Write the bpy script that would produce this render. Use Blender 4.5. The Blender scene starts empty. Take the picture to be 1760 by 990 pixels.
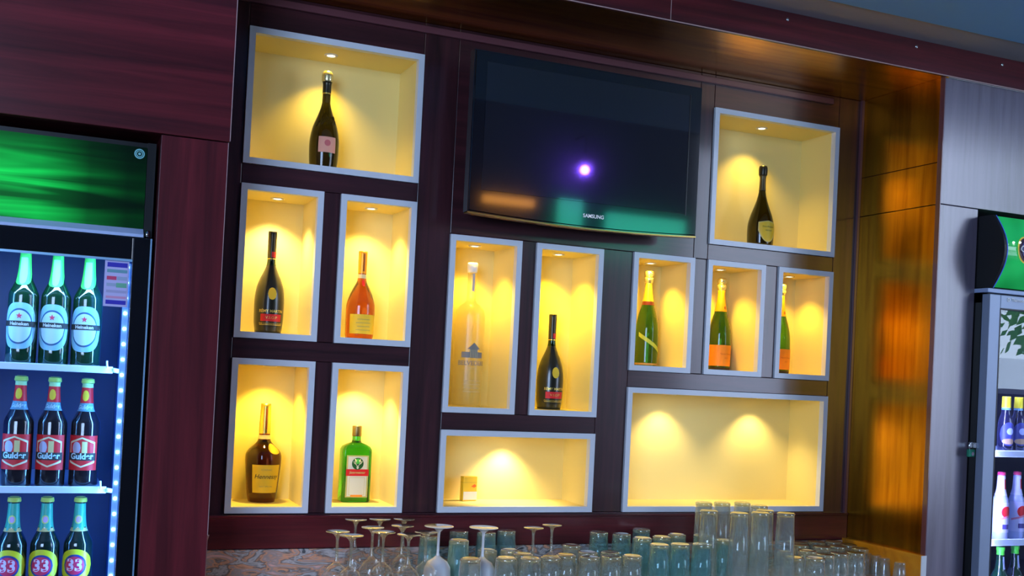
import bpy, bmesh, math, random
from mathutils import Vector, Matrix
C = bpy.context.scene.collection
D = bpy.data
PI = math.pi
sc = bpy.context.scene
sc.view_settings.view_transform = 'Standard'
sc.view_settings.look = 'None'
sc.view_settings.exposure = 0.0
sc.view_settings.gamma = 1.0
sc.view_settings.use_curve_mapping = False
sc.cycles.use_denoising = True
sc.cycles.max_bounces = 10
sc.cycles.transparent_max_bounces = 40
sc.cycles.transmission_bounces = 10
sc.cycles.glossy_bounces = 5
sc.cycles.diffuse_bounces = 4
sc.cycles.caustics_reflective = False
sc.cycles.caustics_refractive = False
sc.cycles.sample_clamp_indirect = 6.0

# ------------------------------------------------------------------ camera
CAM = Vector((-0.5256, -3.3695, 1.558))
AX = Vector((0.9196, -0.3898, 0.0494)); AF = Vector((0.3895, 0.9209, 0.0164)); AU = Vector((-0.0518, 0.0042, 0.9986))
FPX, PCX, PCY = 1877.29, 869.058, 614.490          # focal length and principal point for the 1760 x 990 frame
cd = D.cameras.new('camera'); co = D.objects.new('camera', cd); C.objects.link(co)
m = Matrix(((AX.x, AU.x, -AF.x, CAM.x), (AX.y, AU.y, -AF.y, CAM.y), (AX.z, AU.z, -AF.z, CAM.z), (0, 0, 0, 1)))
co.matrix_world = m
cd.sensor_width = 36; cd.sensor_fit = 'HORIZONTAL'; cd.lens = FPX * 36 / 1760
cd.shift_x = (880 - PCX) / 1760; cd.shift_y = (PCY - 495) / 1760
cd.clip_start = 0.05; cd.clip_end = 200
sc.camera = co

def ray(px, py): return AX * ((px - PCX) / FPX) + AF - AU * ((py - PCY) / FPX)
def at_z(px, py, z):                                # where a measured sight line meets the height z
    d = ray(px, py); return CAM + d * ((z - CAM.z) / d.z)
def at_y(px, py, y):
    d = ray(px, py); return CAM + d * ((y - CAM.y) / d.y)

# ------------------------------------------------------------------ materials
MATS = {}
def mat(name, base=(.8, .8, .8), rough=.5, metal=0, spec=.5, coat=0, coat_rough=.05, coat_ior=1.5, trans=0, ior=1.45, emit=None, estr=0):
    if name in MATS: return MATS[name]
    mt = D.materials.new(name); mt.use_nodes = True
    b = mt.node_tree.nodes['Principled BSDF']
    b.inputs['Base Color'].default_value = (*base, 1); b.inputs['Roughness'].default_value = rough
    b.inputs['Metallic'].default_value = metal; b.inputs['Specular IOR Level'].default_value = spec
    b.inputs['Coat Weight'].default_value = coat; b.inputs['Coat Roughness'].default_value = coat_rough; b.inputs['Coat IOR'].default_value = coat_ior
    b.inputs['Transmission Weight'].default_value = trans; b.inputs['IOR'].default_value = ior
    if emit: b.inputs['Emission Color'].default_value = (*emit, 1); b.inputs['Emission Strength'].default_value = estr
    MATS[name] = mt; return mt
def nodes(mt): return mt.node_tree.nodes, mt.node_tree.links, mt.node_tree.nodes['Principled BSDF']
def ramp(N, stops):
    r = N.new('ShaderNodeValToRGB'); e = r.color_ramp.elements
    while len(e) < len(stops): e.new(0.5)
    for el, (p, c) in zip(e, stops): el.position = p; el.color = (*c, 1)
    return r
def wood(name, scale, c0, c1, c2, rough=.3, coat=1, coat_rough=.12, coat_ior=1.6, metal=0, spec=.5):
    mt = mat(name, c1, rough, metal, spec, coat, coat_rough, coat_ior); N, L, b = nodes(mt)
    tc = N.new('ShaderNodeTexCoord'); mp = N.new('ShaderNodeMapping'); mp.inputs['Scale'].default_value = scale
    n1 = N.new('ShaderNodeTexNoise'); n1.inputs['Scale'].default_value = 1; n1.inputs['Detail'].default_value = 6; n1.inputs['Roughness'].default_value = .6; n1.inputs['Distortion'].default_value = .4
    L.new(tc.outputs['Object'], mp.inputs['Vector']); L.new(mp.outputs['Vector'], n1.inputs['Vector'])
    r = ramp(N, [(.3, c0), (.5, c1), (.72, c2)]); L.new(n1.outputs['Fac'], r.inputs['Fac']); L.new(r.outputs['Color'], b.inputs['Base Color'])
    bp = N.new('ShaderNodeBump'); bp.inputs['Strength'].default_value = .04; bp.inputs['Distance'].default_value = .002
    L.new(n1.outputs['Fac'], bp.inputs['Height']); L.new(bp.outputs['Normal'], b.inputs['Normal'])
    return mt
WC = ((.022, .008, .010), (.050, .014, .018), (.088, .022, .028))
WOOD_V = wood('wenge_vertical_grain', (26, 26, 1.6), *WC, coat=.6, coat_ior=1.5)
WOOD_H = wood('wenge_horizontal_grain', (1.6, 26, 26), *WC, coat=.6, coat_ior=1.5)
WC2 = ((.046, .008, .011), (.105, .013, .018), (.185, .020, .028))
WOOD_LV = wood('mahogany_vertical_grain', (24, 24, 1.2), *WC2, coat=.5, coat_ior=1.45, coat_rough=.2, spec=.3)
WOOD_LH = wood('mahogany_horizontal_grain', (1.1, 24, 24), *WC2, coat=.5, coat_ior=1.45, coat_rough=.2, spec=.3)
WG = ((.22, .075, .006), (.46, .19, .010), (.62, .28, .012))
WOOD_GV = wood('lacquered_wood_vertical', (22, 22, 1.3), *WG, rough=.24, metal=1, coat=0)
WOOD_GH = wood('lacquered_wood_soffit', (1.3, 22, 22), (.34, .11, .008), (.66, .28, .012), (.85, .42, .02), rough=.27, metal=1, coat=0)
WOOD_R = wood('glare_tinted_wood_facing', (20, 20, 1.3), (.10, .075, .10), (.165, .13, .175), (.22, .17, .22), rough=.35, coat=1, coat_rough=.25, coat_ior=1.75, spec=.4)  # window glare on the wood put into a lavender base colour
WOOD_T = mat('red_brown_edging', (.16, .05, .06), .35, coat=.6)
PALE_EDGE = mat('pale_edging', (.55, .36, .34), .4)
FRAME = mat('white_painted_frame', (.80, .82, .86), .35, coat=.2)
LINING = mat('cream_niche_lining', (.93, .78, .30), .55)
BLACK = mat('black_plastic', (.008, .008, .009), .35)
GLOSSBLACK = mat('gloss_black', (.006, .006, .008), .08, coat=1, coat_ior=1.6)
DARK = mat('dark_void', (.01, .008, .009), .9)
STEEL = mat('brushed_steel', (.6, .62, .66), .3, metal=1)
GREYMETAL = mat('grey_blue_door_frame', (.30, .36, .48), .4, metal=.3)
CHROME = mat('chrome', (.85, .85, .85), .12, metal=1)
WHITEPL = mat('white_plastic', (.8, .8, .8), .4)
PAINT_W = mat('room_wall_paint', (.14, .14, .16), .7)
CEIL = mat('blue_lit_ceiling', (.22, .52, 1.0), .6)  # blue light falling on the ceiling put into its colour
CEILG = mat('grey_ceiling_shade', (.46, .45, .48), .6)  # shade band beside the fascia put into the grey
FLOORM = mat('dark_floor_tile', (.06, .05, .05), .3)

def granite(name, scale=6):
    mt = mat(name, (.3, .2, .18), .2, coat=.6); N, L, b = nodes(mt)
    tc = N.new('ShaderNodeTexCoord'); mp = N.new('ShaderNodeMapping'); mp.inputs['Scale'].default_value = (1.6, 1.6, 4.5); mp.inputs['Rotation'].default_value = (0, math.radians(28), 0)
    w = N.new('ShaderNodeTexNoise'); w.inputs['Scale'].default_value = scale; w.inputs['Detail'].default_value = 8; w.inputs['Distortion'].default_value = 1.6
    L.new(tc.outputs['Object'], mp.inputs['Vector']); L.new(mp.outputs['Vector'], w.inputs['Vector'])
    r = ramp(N, [(.34, (.10, .11, .12)), (.43, (.62, .60, .60)), (.49, (.20, .18, .17)), (.54, (.85, .42, .24)), (.60, (.42, .36, .34)), (.70, (.90, .55, .48))])
    L.new(w.outputs['Fac'], r.inputs['Fac']); L.new(r.outputs['Color'], b.inputs['Base Color']); return mt
GRANITE = granite('veined_granite')
AMBER = wood('amber_stone_upstand', (9, 9, 9), (.42, .15, .008), (.68, .26, .010), (.80, .36, .015), rough=.25, coat=.3)

def thin_glass(name, tint=(.93, .97, .97), refl=1.0, rough=.02, ior=1.5, gcol=(1, 1, 1), haze=0, hcol=(.6, .75, .75)):
    mt = D.materials.new(name); mt.use_nodes = True; N = mt.node_tree.nodes; L = mt.node_tree.links
    N.remove(N['Principled BSDF']); out = N['Material Output']
    t = N.new('ShaderNodeBsdfTransparent'); t.inputs['Color'].default_value = (*tint, 1)
    g = N.new('ShaderNodeBsdfGlossy'); g.inputs['Roughness'].default_value = rough; g.inputs['Color'].default_value = (*gcol, 1)
    f = N.new('ShaderNodeFresnel'); ge = N.new('ShaderNodeNewGeometry'); mr = N.new('ShaderNodeMapRange')      # the same thin-sheet reflectance from both sides
    mr.inputs['To Min'].default_value = ior; mr.inputs['To Max'].default_value = 1 / ior; L.new(ge.outputs['Backfacing'], mr.inputs['Value']); L.new(mr.outputs[0], f.inputs['IOR'])
    mu = N.new('ShaderNodeMath'); mu.operation = 'MULTIPLY'; mu.use_clamp = True; mu.inputs[1].default_value = refl
    mx = N.new('ShaderNodeMixShader'); first = t
    if haze:
        d = N.new('ShaderNodeBsdfDiffuse'); d.inputs['Color'].default_value = (*hcol, 1); tr = N.new('ShaderNodeBsdfTranslucent'); tr.inputs['Color'].default_value = (*hcol, 1)
        m0 = N.new('ShaderNodeMixShader'); m0.inputs[0].default_value = .5; L.new(d.outputs[0], m0.inputs[1]); L.new(tr.outputs[0], m0.inputs[2])
        m1 = N.new('ShaderNodeMixShader'); m1.inputs[0].default_value = haze; L.new(t.outputs[0], m1.inputs[1]); L.new(m0.outputs[0], m1.inputs[2]); first = m1
    L.new(f.outputs[0], mu.inputs[0]); L.new(mu.outputs[0], mx.inputs[0]); L.new(first.outputs[0], mx.inputs[1]); L.new(g.outputs[0], mx.inputs[2]); L.new(mx.outputs[0], out.inputs['Surface'])
    MATS[name] = mt; return mt
PANE = thin_glass('door_glass', (.96, .98, 1), 1.0, .0)
TUMBLER = thin_glass('clear_tumbler_glass', (.92, .96, .96), 2.0, .06, 1.5, haze=.13, hcol=(.85, .92, .88))
TUMBLER_T = thin_glass('teal_tinted_glass', (.78, .92, .94), 2.0, .06, 1.5, haze=.16, hcol=(.50, .88, .90))
WINEGL = thin_glass('clear_stem_glass', (.95, .96, .95), 1.6, .05, 1.5, haze=.06, hcol=(.8, .8, .75))
SOLIDGL = mat('thick_glass_base', (.95, .98, .98), .03, trans=1, ior=1.48)
def bglass(name, col, rough=.03): return mat(name, col, rough, trans=1, ior=1.5)

# ------------------------------------------------------------------ mesh helpers
def box(bm, x0, x1, y0, y1, z0, z1, bev=0, mi=0):
    vs = [bm.verts.new(p) for p in ((x0, y0, z0), (x1, y0, z0), (x1, y1, z0), (x0, y1, z0), (x0, y0, z1), (x1, y0, z1), (x1, y1, z1), (x0, y1, z1))]
    fs = [bm.faces.new([vs[i] for i in f]) for f in ((3, 2, 1, 0), (4, 5, 6, 7), (0, 1, 5, 4), (1, 2, 6, 5), (2, 3, 7, 6), (3, 0, 4, 7))]
    for f in fs: f.material_index = mi
    if bev:
        es = list({e for f in fs for e in f.edges})
        r = bmesh.ops.bevel(bm, geom=es, offset=bev, segments=2, profile=.5, affect='EDGES')
        for f in r['faces']: f.material_index = mi
    return bm
def lathe(bm, prof, seg=32, cx=0, cy=0, cz=0, mi=0, caps=True):
    rings = []
    for r, z in prof:
        if r < 1e-6: rings.append([bm.verts.new((cx, cy, cz + z))])
        else: rings.append([bm.verts.new((cx + r * math.cos(2 * PI * k / seg), cy + r * math.sin(2 * PI * k / seg), cz + z)) for k in range(seg)])
    for a, b in zip(rings, rings[1:]):
        for k in range(seg):
            k2 = (k + 1) % seg
            if len(a) == 1 and len(b) == 1: continue
            if len(a) == 1: f = bm.faces.new((a[0], b[k2], b[k]))
            elif len(b) == 1: f = bm.faces.new((a[k], a[k2], b[0]))
            else: f = bm.faces.new((a[k], a[k2], b[k2], b[k]))
            f.smooth = True; f.material_index = mi
    return bm
def prism(bm, pts, d0, d1, plane='xz', mi=0):           # extrude a closed outline across the third axis
    def P(a, b, t): return (a, t, b) if plane == 'xz' else (t, a, b) if plane == 'yz' else (a, b, t)
    A = [bm.verts.new(P(a, b, d0)) for a, b in pts]; B = [bm.verts.new(P(a, b, d1)) for a, b in pts]
    fs = [bm.faces.new(A), bm.faces.new(B[::-1])]
    n = len(pts)
    for i in range(n): fs.append(bm.faces.new((A[i], B[i], B[(i + 1) % n], A[(i + 1) % n])))
    for f in fs: f.material_index = mi
    bmesh.ops.recalc_face_normals(bm, faces=fs); return bm
def tube(bm, pts, r, seg=10, mi=0):
    pts = [Vector(p) for p in pts]; rings = []
    for i, p in enumerate(pts):
        t = (pts[min(i + 1, len(pts) - 1)] - pts[max(i - 1, 0)]).normalized()
        u = t.cross(Vector((0, 0, 1))) if abs(t.z) < .9 else t.cross(Vector((0, 1, 0)))
        u.normalize(); v = t.cross(u)
        rings.append([bm.verts.new(p + (u * math.cos(2 * PI * k / seg) + v * math.sin(2 * PI * k / seg)) * r) for k in range(seg)])
    for a, b in zip(rings, rings[1:]):
        for k in range(seg):
            f = bm.faces.new((a[k], a[(k + 1) % seg], b[(k + 1) % seg], b[k])); f.smooth = True; f.material_index = mi
    bm.faces.new(rings[0]); bm.faces.new(rings[-1][::-1]); return bm
def BM(): return bmesh.new()
def obj(name, bm, m, parent=None, recalc=True):
    me = D.meshes.new(name)
    if recalc: bmesh.ops.recalc_face_normals(bm, faces=bm.faces[:])
    bm.to_mesh(me); bm.free()
    for x in (m if isinstance(m, (list, tuple)) else [m]): me.materials.append(x)
    o = D.objects.new(name, me); C.objects.link(o)
    if parent: o.parent = parent
    return o
def tag(o, label, cat, group=None):
    o['label'] = label; o['category'] = cat
    if group: o['group'] = group
    return o
def thing(name, label, cat, loc=(0, 0, 0), rz=0, group=None):
    o = D.objects.new(name, None); C.objects.link(o); o.location = loc; o.rotation_euler = (0, 0, rz); o.empty_display_size = .05
    return tag(o, label, cat, group)
def struct(name, bm, m, parent=None):
    o = obj(name, bm, m, parent); o['kind'] = 'structure'; return o
def dup(root, loc, label, rz=None):                     # copy a thing with its parts and sub-parts
    r = root.copy(); C.objects.link(r); r.location = loc; r['label'] = label
    if rz is not None: r.rotation_euler = (0, 0, rz)
    for ch in list(root.children):
        c = ch.copy(); C.objects.link(c); c.parent = r
        for g in list(ch.children):
            d = g.copy(); C.objects.link(d); d.parent = c
    return r
def text_mesh(s, size, align='CENTER', shear=0, bold=0):
    cu = D.curves.new('t', 'FONT'); cu.body = s; cu.size = size; cu.align_x = align; cu.align_y = 'CENTER'; cu.shear = shear; cu.offset = bold
    o = D.objects.new('t', cu); me = D.meshes.new_from_object(o)
    D.objects.remove(o); D.curves.remove(cu); return me
def text_flat(name, s, size, m, parent, origin, ux=(1, 0, 0), uz=(0, 0, 1), align='CENTER', shear=0, bold=0):
    me = text_mesh(s, size, align, shear, bold); o0 = Vector(origin); ux = Vector(ux); uz = Vector(uz)
    for v in me.vertices: v.co = o0 + ux * v.co.x + uz * v.co.y
    me.name = name; me.materials.clear(); me.materials.append(m)
    o = D.objects.new(name, me); C.objects.link(o); o.parent = parent; return o
def rfun(prof):
    pr = sorted([(z, r) for r, z in prof if r > 1e-6])
    def f(z):
        for (z0, r0), (z1, r1) in zip(pr, pr[1:]):
            if z0 <= z <= z1: return r0 + (r1 - r0) * ((z - z0) / max(z1 - z0, 1e-9))
        return pr[0][1] if z < pr[0][0] else pr[-1][1]
    return f
def text_round(name, s, size, m, parent, rf, zc, ac=0, off=.0014, shear=0, bold=0, slope=0):   # lettering wrapped around a bottle
    me = text_mesh(s, size, 'CENTER', shear, bold); r0 = rf(zc) + off
    for v in me.vertices:
        a = -PI / 2 + ac + v.co.x / r0; z = zc + v.co.y + slope * v.co.x; r = rf(z) + off
        v.co = Vector((r * math.cos(a), r * math.sin(a), z))
    me.name = name; me.materials.clear(); me.materials.append(m)
    o = D.objects.new(name, me); C.objects.link(o); o.parent = parent; return o
def patch(name, m, parent, rf, z0, z1, a0, a1, off=.0007, na=14, nz=6, shape=None, slope=0):   # a paper label wrapped on a bottle; shape(u)->(lo,hi)
    bm = BM(); g = []
    for i in range(na + 1):
        u = i / na; a = a0 + (a1 - a0) * u; lo, hi = (z0, z1) if not shape else shape(u)
        col = []
        for j in range(nz + 1):
            z = lo + (hi - lo) * j / nz + slope * (u - .5); r = rf(z) + off
            col.append(bm.verts.new((r * math.cos(-PI / 2 + a), r * math.sin(-PI / 2 + a), z)))
        g.append(col)
    for i in range(na):
        for j in range(nz):
            f = bm.faces.new((g[i][j], g[i + 1][j], g[i + 1][j + 1], g[i][j + 1])); f.smooth = True
    bmesh.ops.remove_doubles(bm, verts=bm.verts, dist=1e-6)
    return obj(name, bm, m, parent, recalc=False)
def oval(zc, hz): return lambda u: (zc - hz * math.sqrt(max(0, 1 - (2 * u - 1) ** 2)), zc + hz * math.sqrt(max(0, 1 - (2 * u - 1) ** 2)))
def disc_xz(bm, cx, cz, r, y, seg=28, r0=0):
    if r0:
        a = [bm.verts.new((cx + r * math.cos(2 * PI * k / seg), y, cz + r * math.sin(2 * PI * k / seg))) for k in range(seg)]
        b = [bm.verts.new((cx + r0 * math.cos(2 * PI * k / seg), y, cz + r0 * math.sin(2 * PI * k / seg))) for k in range(seg)]
        for k in range(seg): bm.faces.new((a[k], a[(k + 1) % seg], b[(k + 1) % seg], b[k]))
    else: bm.faces.new([bm.verts.new((cx + r * math.cos(2 * PI * k / seg), y, cz + r * math.sin(2 * PI * k / seg))) for k in range(seg)])
    return bm

# ------------------------------------------------------------------ measures
XS = dict(A=(0, .5608), B=(0, .2556), C=(.3097, .5608), D=(0, .2556), E=(.3097, .5608), F=(.6804, .9379), G=(.9914, 1.2477),
          H=(1.3676, 1.6193), I=(1.675, 1.9279), J=(1.9865, 2.24), K=(1.675, 2.24), L=(.6804, 1.2477), M=(1.3676, 2.24))
ZS = dict(A=(2.1635, 2.5822), B=(1.6331, 2.1033), C=(1.6331, 2.1033), D=(1.1, 1.572), E=(1.1, 1.572), F=(1.4278, 2.0121), G=(1.4278, 2.0121),
          H=(1.5976, 2.0149), I=(1.5976, 2.0149), J=(1.5976, 2.0149), K=(2.0712, 2.5698), L=(1.1, 1.3717), M=(1.1, 1.5389))
FW, DEP = .0194, .195
XL, XR = -.10, 2.3515            # the recess between the side cabinets
YF = -.42                        # front plane of the side cabinets
ZSOF = 2.6887                    # underside of the soffit
ZCT = .90                        # counter top

# ------------------------------------------------------------------ the niche wall
GAP = .0007
boards = [  # x0, x1, z0, z1, vertical grain?
    (XL, 0, .993, ZSOF, 1), (0, .5608, 2.5822, ZSOF, 0), (0, .5608, 2.1033, 2.1635, 0), (0, .5608, 1.572, 1.6331, 0),
    (.2556, .3097, 1.6331, 2.1033, 1), (.2556, .3097, 1.1, 1.572, 1), (.5608, .6804, 1.1, ZSOF, 1),
    (.6804, 1.615, 2.0149, ZSOF, 0), (1.615, 1.675, 2.0149, ZSOF, 1), (.9379, .9914, 1.4278, 2.0149, 1), (.6804, 1.2477, 1.3717, 1.4278, 0),
    (1.2477, 1.3676, 1.1, 2.0149, 1), (1.6193, 1.675, 1.5976, 2.0149, 1), (1.9279, 1.9865, 1.5976, 2.0149, 1), (1.3676, 2.24, 1.5389, 1.5976, 0),
    (1.675, 2.24, 2.5698, ZSOF, 0), (1.675, 2.24, 2.0149, 2.0712, 0), (2.24, XR, .993, ZSOF, 1), (0, 2.24, .993, 1.1, 0)]
bm = BM()
for x0, x1, z0, z1, v in boards: box(bm, x0 + GAP, x1 - GAP, 0, .014, z0 + GAP, z1 - GAP, .0012, 0 if v else 1)
# thin strips over the heads of F and G, whose tops sit a hair under their neighbours
box(bm, .6804, .9379, 0, .014, 2.0121, 2.0149, 0, 1); box(bm, .9914, 1.2477, 0, .014, 2.0121, 2.0149, 0, 1)
struct('wall_back', bm, [WOOD_V, WOOD_H])
bm = BM(); box(bm, -4.2, 6.5, .30, .34, 0, 3.0); struct('wall_rear', bm, DARK)

TINT = dict(A=(1, .68, .07), B=(1, .77, .38), C=(1, .75, .26), D=(1, .68, .10), E=(1, .75, .30), F=(1, .66, .08), G=(1, .72, .05), H=(1, .64, .06), I=(1, .63, .04), J=(1, .63, .05), K=(1, .69, .12), L=(1, .78, .42), M=(1, .77, .38))
NICHE_LABEL = dict(
    A='wide white-framed niche holding the dark bottle with a pink label', B='tall white-framed niche under the widest left one, holding a dark bottle with red band',
    C='tall white-framed niche holding the amber bottle with orange neck', D='lower tall niche holding the brown bottle with cream label',
    E='lower tall niche holding the square green bottle', F='tall lit niche holding the big frosted clear bottle',
    G='tall lit niche right below the television holding a dark bottle with red band', H='small upright niche holding the green bottle with a diagonal sash',
    I='small upright niche showing the whole green bottle with orange label', J='small upright niche where the frame half hides an orange-labelled bottle',
    K='big squarish niche holding the dark bottle with a shield label', L='low wide niche with a small gold and white packet',
    M='long empty niche lit by two spots, above the tall glasses')
LAMPS = dict(A=[(.2794, .103)], B=[(.1335, .111)], C=[(.4394, .105)], D=[(.138, .11)], E=[(.437, .11)], F=[(.8042, .09)], G=[(1.1228, .097)],
             H=[(1.5032, .11)], I=[(1.7983, .10)], J=[(2.1167, .102)], K=[(1.9558, .098)], L=[(.985, .13)], M=[(1.62, .12), (2.03, .12)])
POWER = dict(A=4.6, B=9.5, C=8.8, D=8, E=9.5, F=7.3, G=7.8, H=6.4, I=5.2, J=5.6, K=5.2, L=7.2, M=4.8)
RING = mat('downlight_ring', (.85, .80, .65), .4)
LENS = mat('lit_downlight_lens', (1, 1, 1), .4, emit=(1, .86, .55), estr=9)
for n in 'ABCDEFGHIJKLM':
    x0, x1 = XS[n]; z0, z1 = ZS[n]
    t = thing('display_niche', NICHE_LABEL[n], 'niche', (x0, 0, z0), 0, 'lit display niches in the wood wall'); w, h = x1 - x0, z1 - z0
    bm = BM(); y0, y1 = -.009, .016
    o = [(0.0004, .0004), (w - .0004, .0004), (w - .0004, h - .0004), (.0004, h - .0004)]; i_ = [(FW, FW), (w - FW, FW), (w - FW, h - FW), (FW, h - FW)]
    for k in range(4):
        q = [o[k], o[(k + 1) % 4], i_[(k + 1) % 4], i_[k]]; prism(bm, q, y0, y1)
    fr = obj('frame', bm, FRAME, t)
    bm = BM(); T_ = .008
    box(bm, FW - T_, w - FW + T_, DEP, DEP + T_, FW - T_, h - FW + T_)
    for a in ((FW - T_, FW, y1, DEP, FW - T_, h - FW + T_), (w - FW, w - FW + T_, y1, DEP, FW - T_, h - FW + T_), (FW, w - FW, y1, DEP, FW - T_, FW), (FW, w - FW, y1, DEP, h - FW, h - FW + T_)): box(bm, *a)
    obj('lining', bm, LINING, t)
    for lx, ly in LAMPS[n]:
        bm = BM(); lathe(bm, [(.013, h - FW), (.022, h - FW), (.022, h - FW - .002), (.020, h - FW - .004), (.013, h - FW - .003), (.013, h - FW)], 24, lx - x0, ly)
        rg = obj('downlight', bm, RING, t)
        bm = BM(); lathe(bm, [(0, h - FW - .0015), (.0128, h - FW - .0015), (.0128, h - FW - .0005)], 20, lx - x0, ly); obj('lens', bm, LENS, rg)
        ld = D.lights.new('niche_spot', 'SPOT'); ld.energy = POWER[n]; ld.color = TINT[n]; ld.spot_size = math.radians(108); ld.spot_blend = .75; ld.shadow_soft_size = .012
        lo = D.objects.new('niche_spot', ld); C.objects.link(lo); lo.location = (lx, ly, z1 - FW - .008)

# ------------------------------------------------------------------ recess surround, soffit, side cabinets
bm = BM(); box(bm, XR, XR + .018, YF + .001, .014, .90, 2.2365, .001); box(bm, XR, XR + .018, YF + .001, .014, 2.2385, 2.3865, .001); box(bm, XR, XR + .018, YF + .001, .014, 2.3885, ZSOF, .001)
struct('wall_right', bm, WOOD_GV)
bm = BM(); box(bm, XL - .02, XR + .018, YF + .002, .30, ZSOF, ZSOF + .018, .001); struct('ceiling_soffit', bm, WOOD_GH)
bm = BM(); box(bm, XL - .6, 1.2145, YF - .016, YF + .002, ZSOF - .002, 2.80, .0015); box(bm, 1.216, 6.4, YF - .016, YF + .002, ZSOF - .002, 2.80, .0015); struct('trim_fascia', bm, WOOD_LH)
bm = BM(); box(bm, XL, 6.4, YF - .0175, YF - .014, ZSOF - .004, ZSOF - .001); box(bm, 1.2145, 1.216, YF - .017, YF - .012, ZSOF, 2.79); struct('trim_edge', bm, PALE_EDGE)
for sx in (1.655, 2.20, 2.60):
    bm = BM(); lathe(bm, [(0, 0), (.006, 0), (.006, .002), (0, .003)], 14)
    for v in bm.verts: v.co = Vector((sx + v.co.x, YF - .016 - v.co.z, 2.765 + v.co.y))
    struct('trim_disc', bm, CHROME)  # small chrome discs along the fascia
bm = BM(); box(bm, XL, 2.2, -.016, 0, 2.652, 2.674, .002); struct('trim_batten', bm, WOOD_T)
bm = BM(); box(bm, XR - .012, XR, -.012, 0, .993, ZSOF, .001); struct('trim_corner', bm, WOOD_T)
bm = BM(); box(bm, XL, XR, -.016, .001, .993, 1.086, .002); box(bm, XL, XR, -.019, .001, 1.086, 1.095, .002); struct('trim_rail', bm, WOOD_LH)
# left: upper cladding and the upright beside the fridge
bm = BM(); box(bm, -3.0, XL, YF, YF + .02, 2.139, ZSOF - .004, .0015); box(bm, -3.0, XL, YF + .02, .28, 2.139, 2.157); box(bm, XL - .018, XL, YF + .02, .30, 2.139, ZSOF); struct('wall_left', bm, WOOD_LH)
bm = BM(); box(bm, -.2735, XL - .004, YF, YF + .02, 0, 2.136, .0015); box(bm, XL - .022, XL - .004, YF + .02, .30, 0, 2.136); box(bm, -.2735, -.2555, YF + .02, .28, 0, 2.136); struct('wall_left_upright', bm, WOOD_LV)
bm = BM(); box(bm, XL - .0045, XL - .003, YF - .001, YF + .004, 1.10, 2.136); box(bm, XL - .001, XL + .001, YF - .001, YF + .004, 2.141, ZSOF - .004)
prism(bm, [(YF - .001, 1.10), (YF + .004, 1.10), (YF + .03, 1.083), (YF + .03, .9), (YF + .026, .9), (YF + .026, 1.081)], XL - .004, XL + .001, 'yz'); struct('trim_left_edge', bm, PALE_EDGE)
# right: upper cladding and the upright beside the second fridge
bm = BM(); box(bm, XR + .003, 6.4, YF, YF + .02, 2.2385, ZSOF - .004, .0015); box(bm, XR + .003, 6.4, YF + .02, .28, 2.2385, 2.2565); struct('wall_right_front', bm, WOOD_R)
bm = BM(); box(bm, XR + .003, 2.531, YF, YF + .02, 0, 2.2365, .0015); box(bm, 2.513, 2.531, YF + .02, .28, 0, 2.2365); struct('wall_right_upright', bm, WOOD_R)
bm = BM(); box(bm, XR - .0005, XR + .0028, YF - .001, YF + .02, 1.0, ZSOF); struct('trim_right_edge', bm, WOOD_T)

# ------------------------------------------------------------------ counter
bm = BM(); box(bm, XL + .003, XR - .001, YF - .03, -.001, ZCT - .03, ZCT, .004); tag(obj('countertop', bm, GRANITE), 'granite counter slab under the crowd of upturned glasses', 'countertop')
bm = BM(); box(bm, XL + .003, XR - .024, -.022, -.001, ZCT, .992, .001); tag(obj('backsplash', bm, GRANITE), 'veined grey and rust granite strip below the niche wall rail', 'backsplash')
t = thing('side_upstand', 'amber stone upstand running down the glossy right reveal', 'upstand', (XR - .022, 0, ZCT))
bm = BM(); box(bm, 0, .021, YF - .006, -.001, 0, .1, .001); obj('slab', bm, AMBER, t)
bm = BM(); box(bm, -.001, .022, YF - .010, YF - .0065, 0, .1005, .0005); e = obj('end_cap', bm, WHITEPL, t); e['label'] = 'pale end edge'
bm = BM(); box(bm, XL + .003, XR - .001, YF - .004, YF + .014, 0, ZCT - .031, .001); tag(obj('counter_front', bm, WOOD_LV), 'dark wood front below the granite counter', 'counter front')

# ------------------------------------------------------------------ television
t = thing('television', 'black flat television mounted above the two tallest niches', 'television', (1.103, -.14, 2.328))
TW, TH = .845, .515
def tv_outline(in_=0, sag=.012, n=16):
    w, h = TW / 2 - in_, TH / 2 - in_
    pts = [(-w, h), (w, h), (w, -h)]
    pts += [(w - 2 * w * k / n, -h - sag * (1 - (2 * k / n - 1) ** 2)) for k in range(1, n)]
    return pts + [(-w, -h)]
bm = BM(); prism(bm, tv_outline(), -.012, .030); bmesh.ops.bevel(bm, geom=[e for e in bm.edges if abs(e.verts[0].co.y - e.verts[1].co.y) < 1e-6 and e.verts[0].co.y < 0], offset=.005, segments=3, affect='EDGES')
obj('bezel', bm, GLOSSBLACK, t)
SCREEN = mat('dark_tv_screen', (.012, .012, .016), .06, coat=1, coat_rough=.03, coat_ior=1.7)
bm = BM(); box(bm, -.380, .372, -.0135, -.011, -.186, .222, .0005); obj('screen', bm, SCREEN, t)
bm = BM(); box(bm, .374, .377, -.0135, -.011, -.190, .226); obj('screen_edge', bm, BLACK, t)
bm = BM(); n = 24
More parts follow.
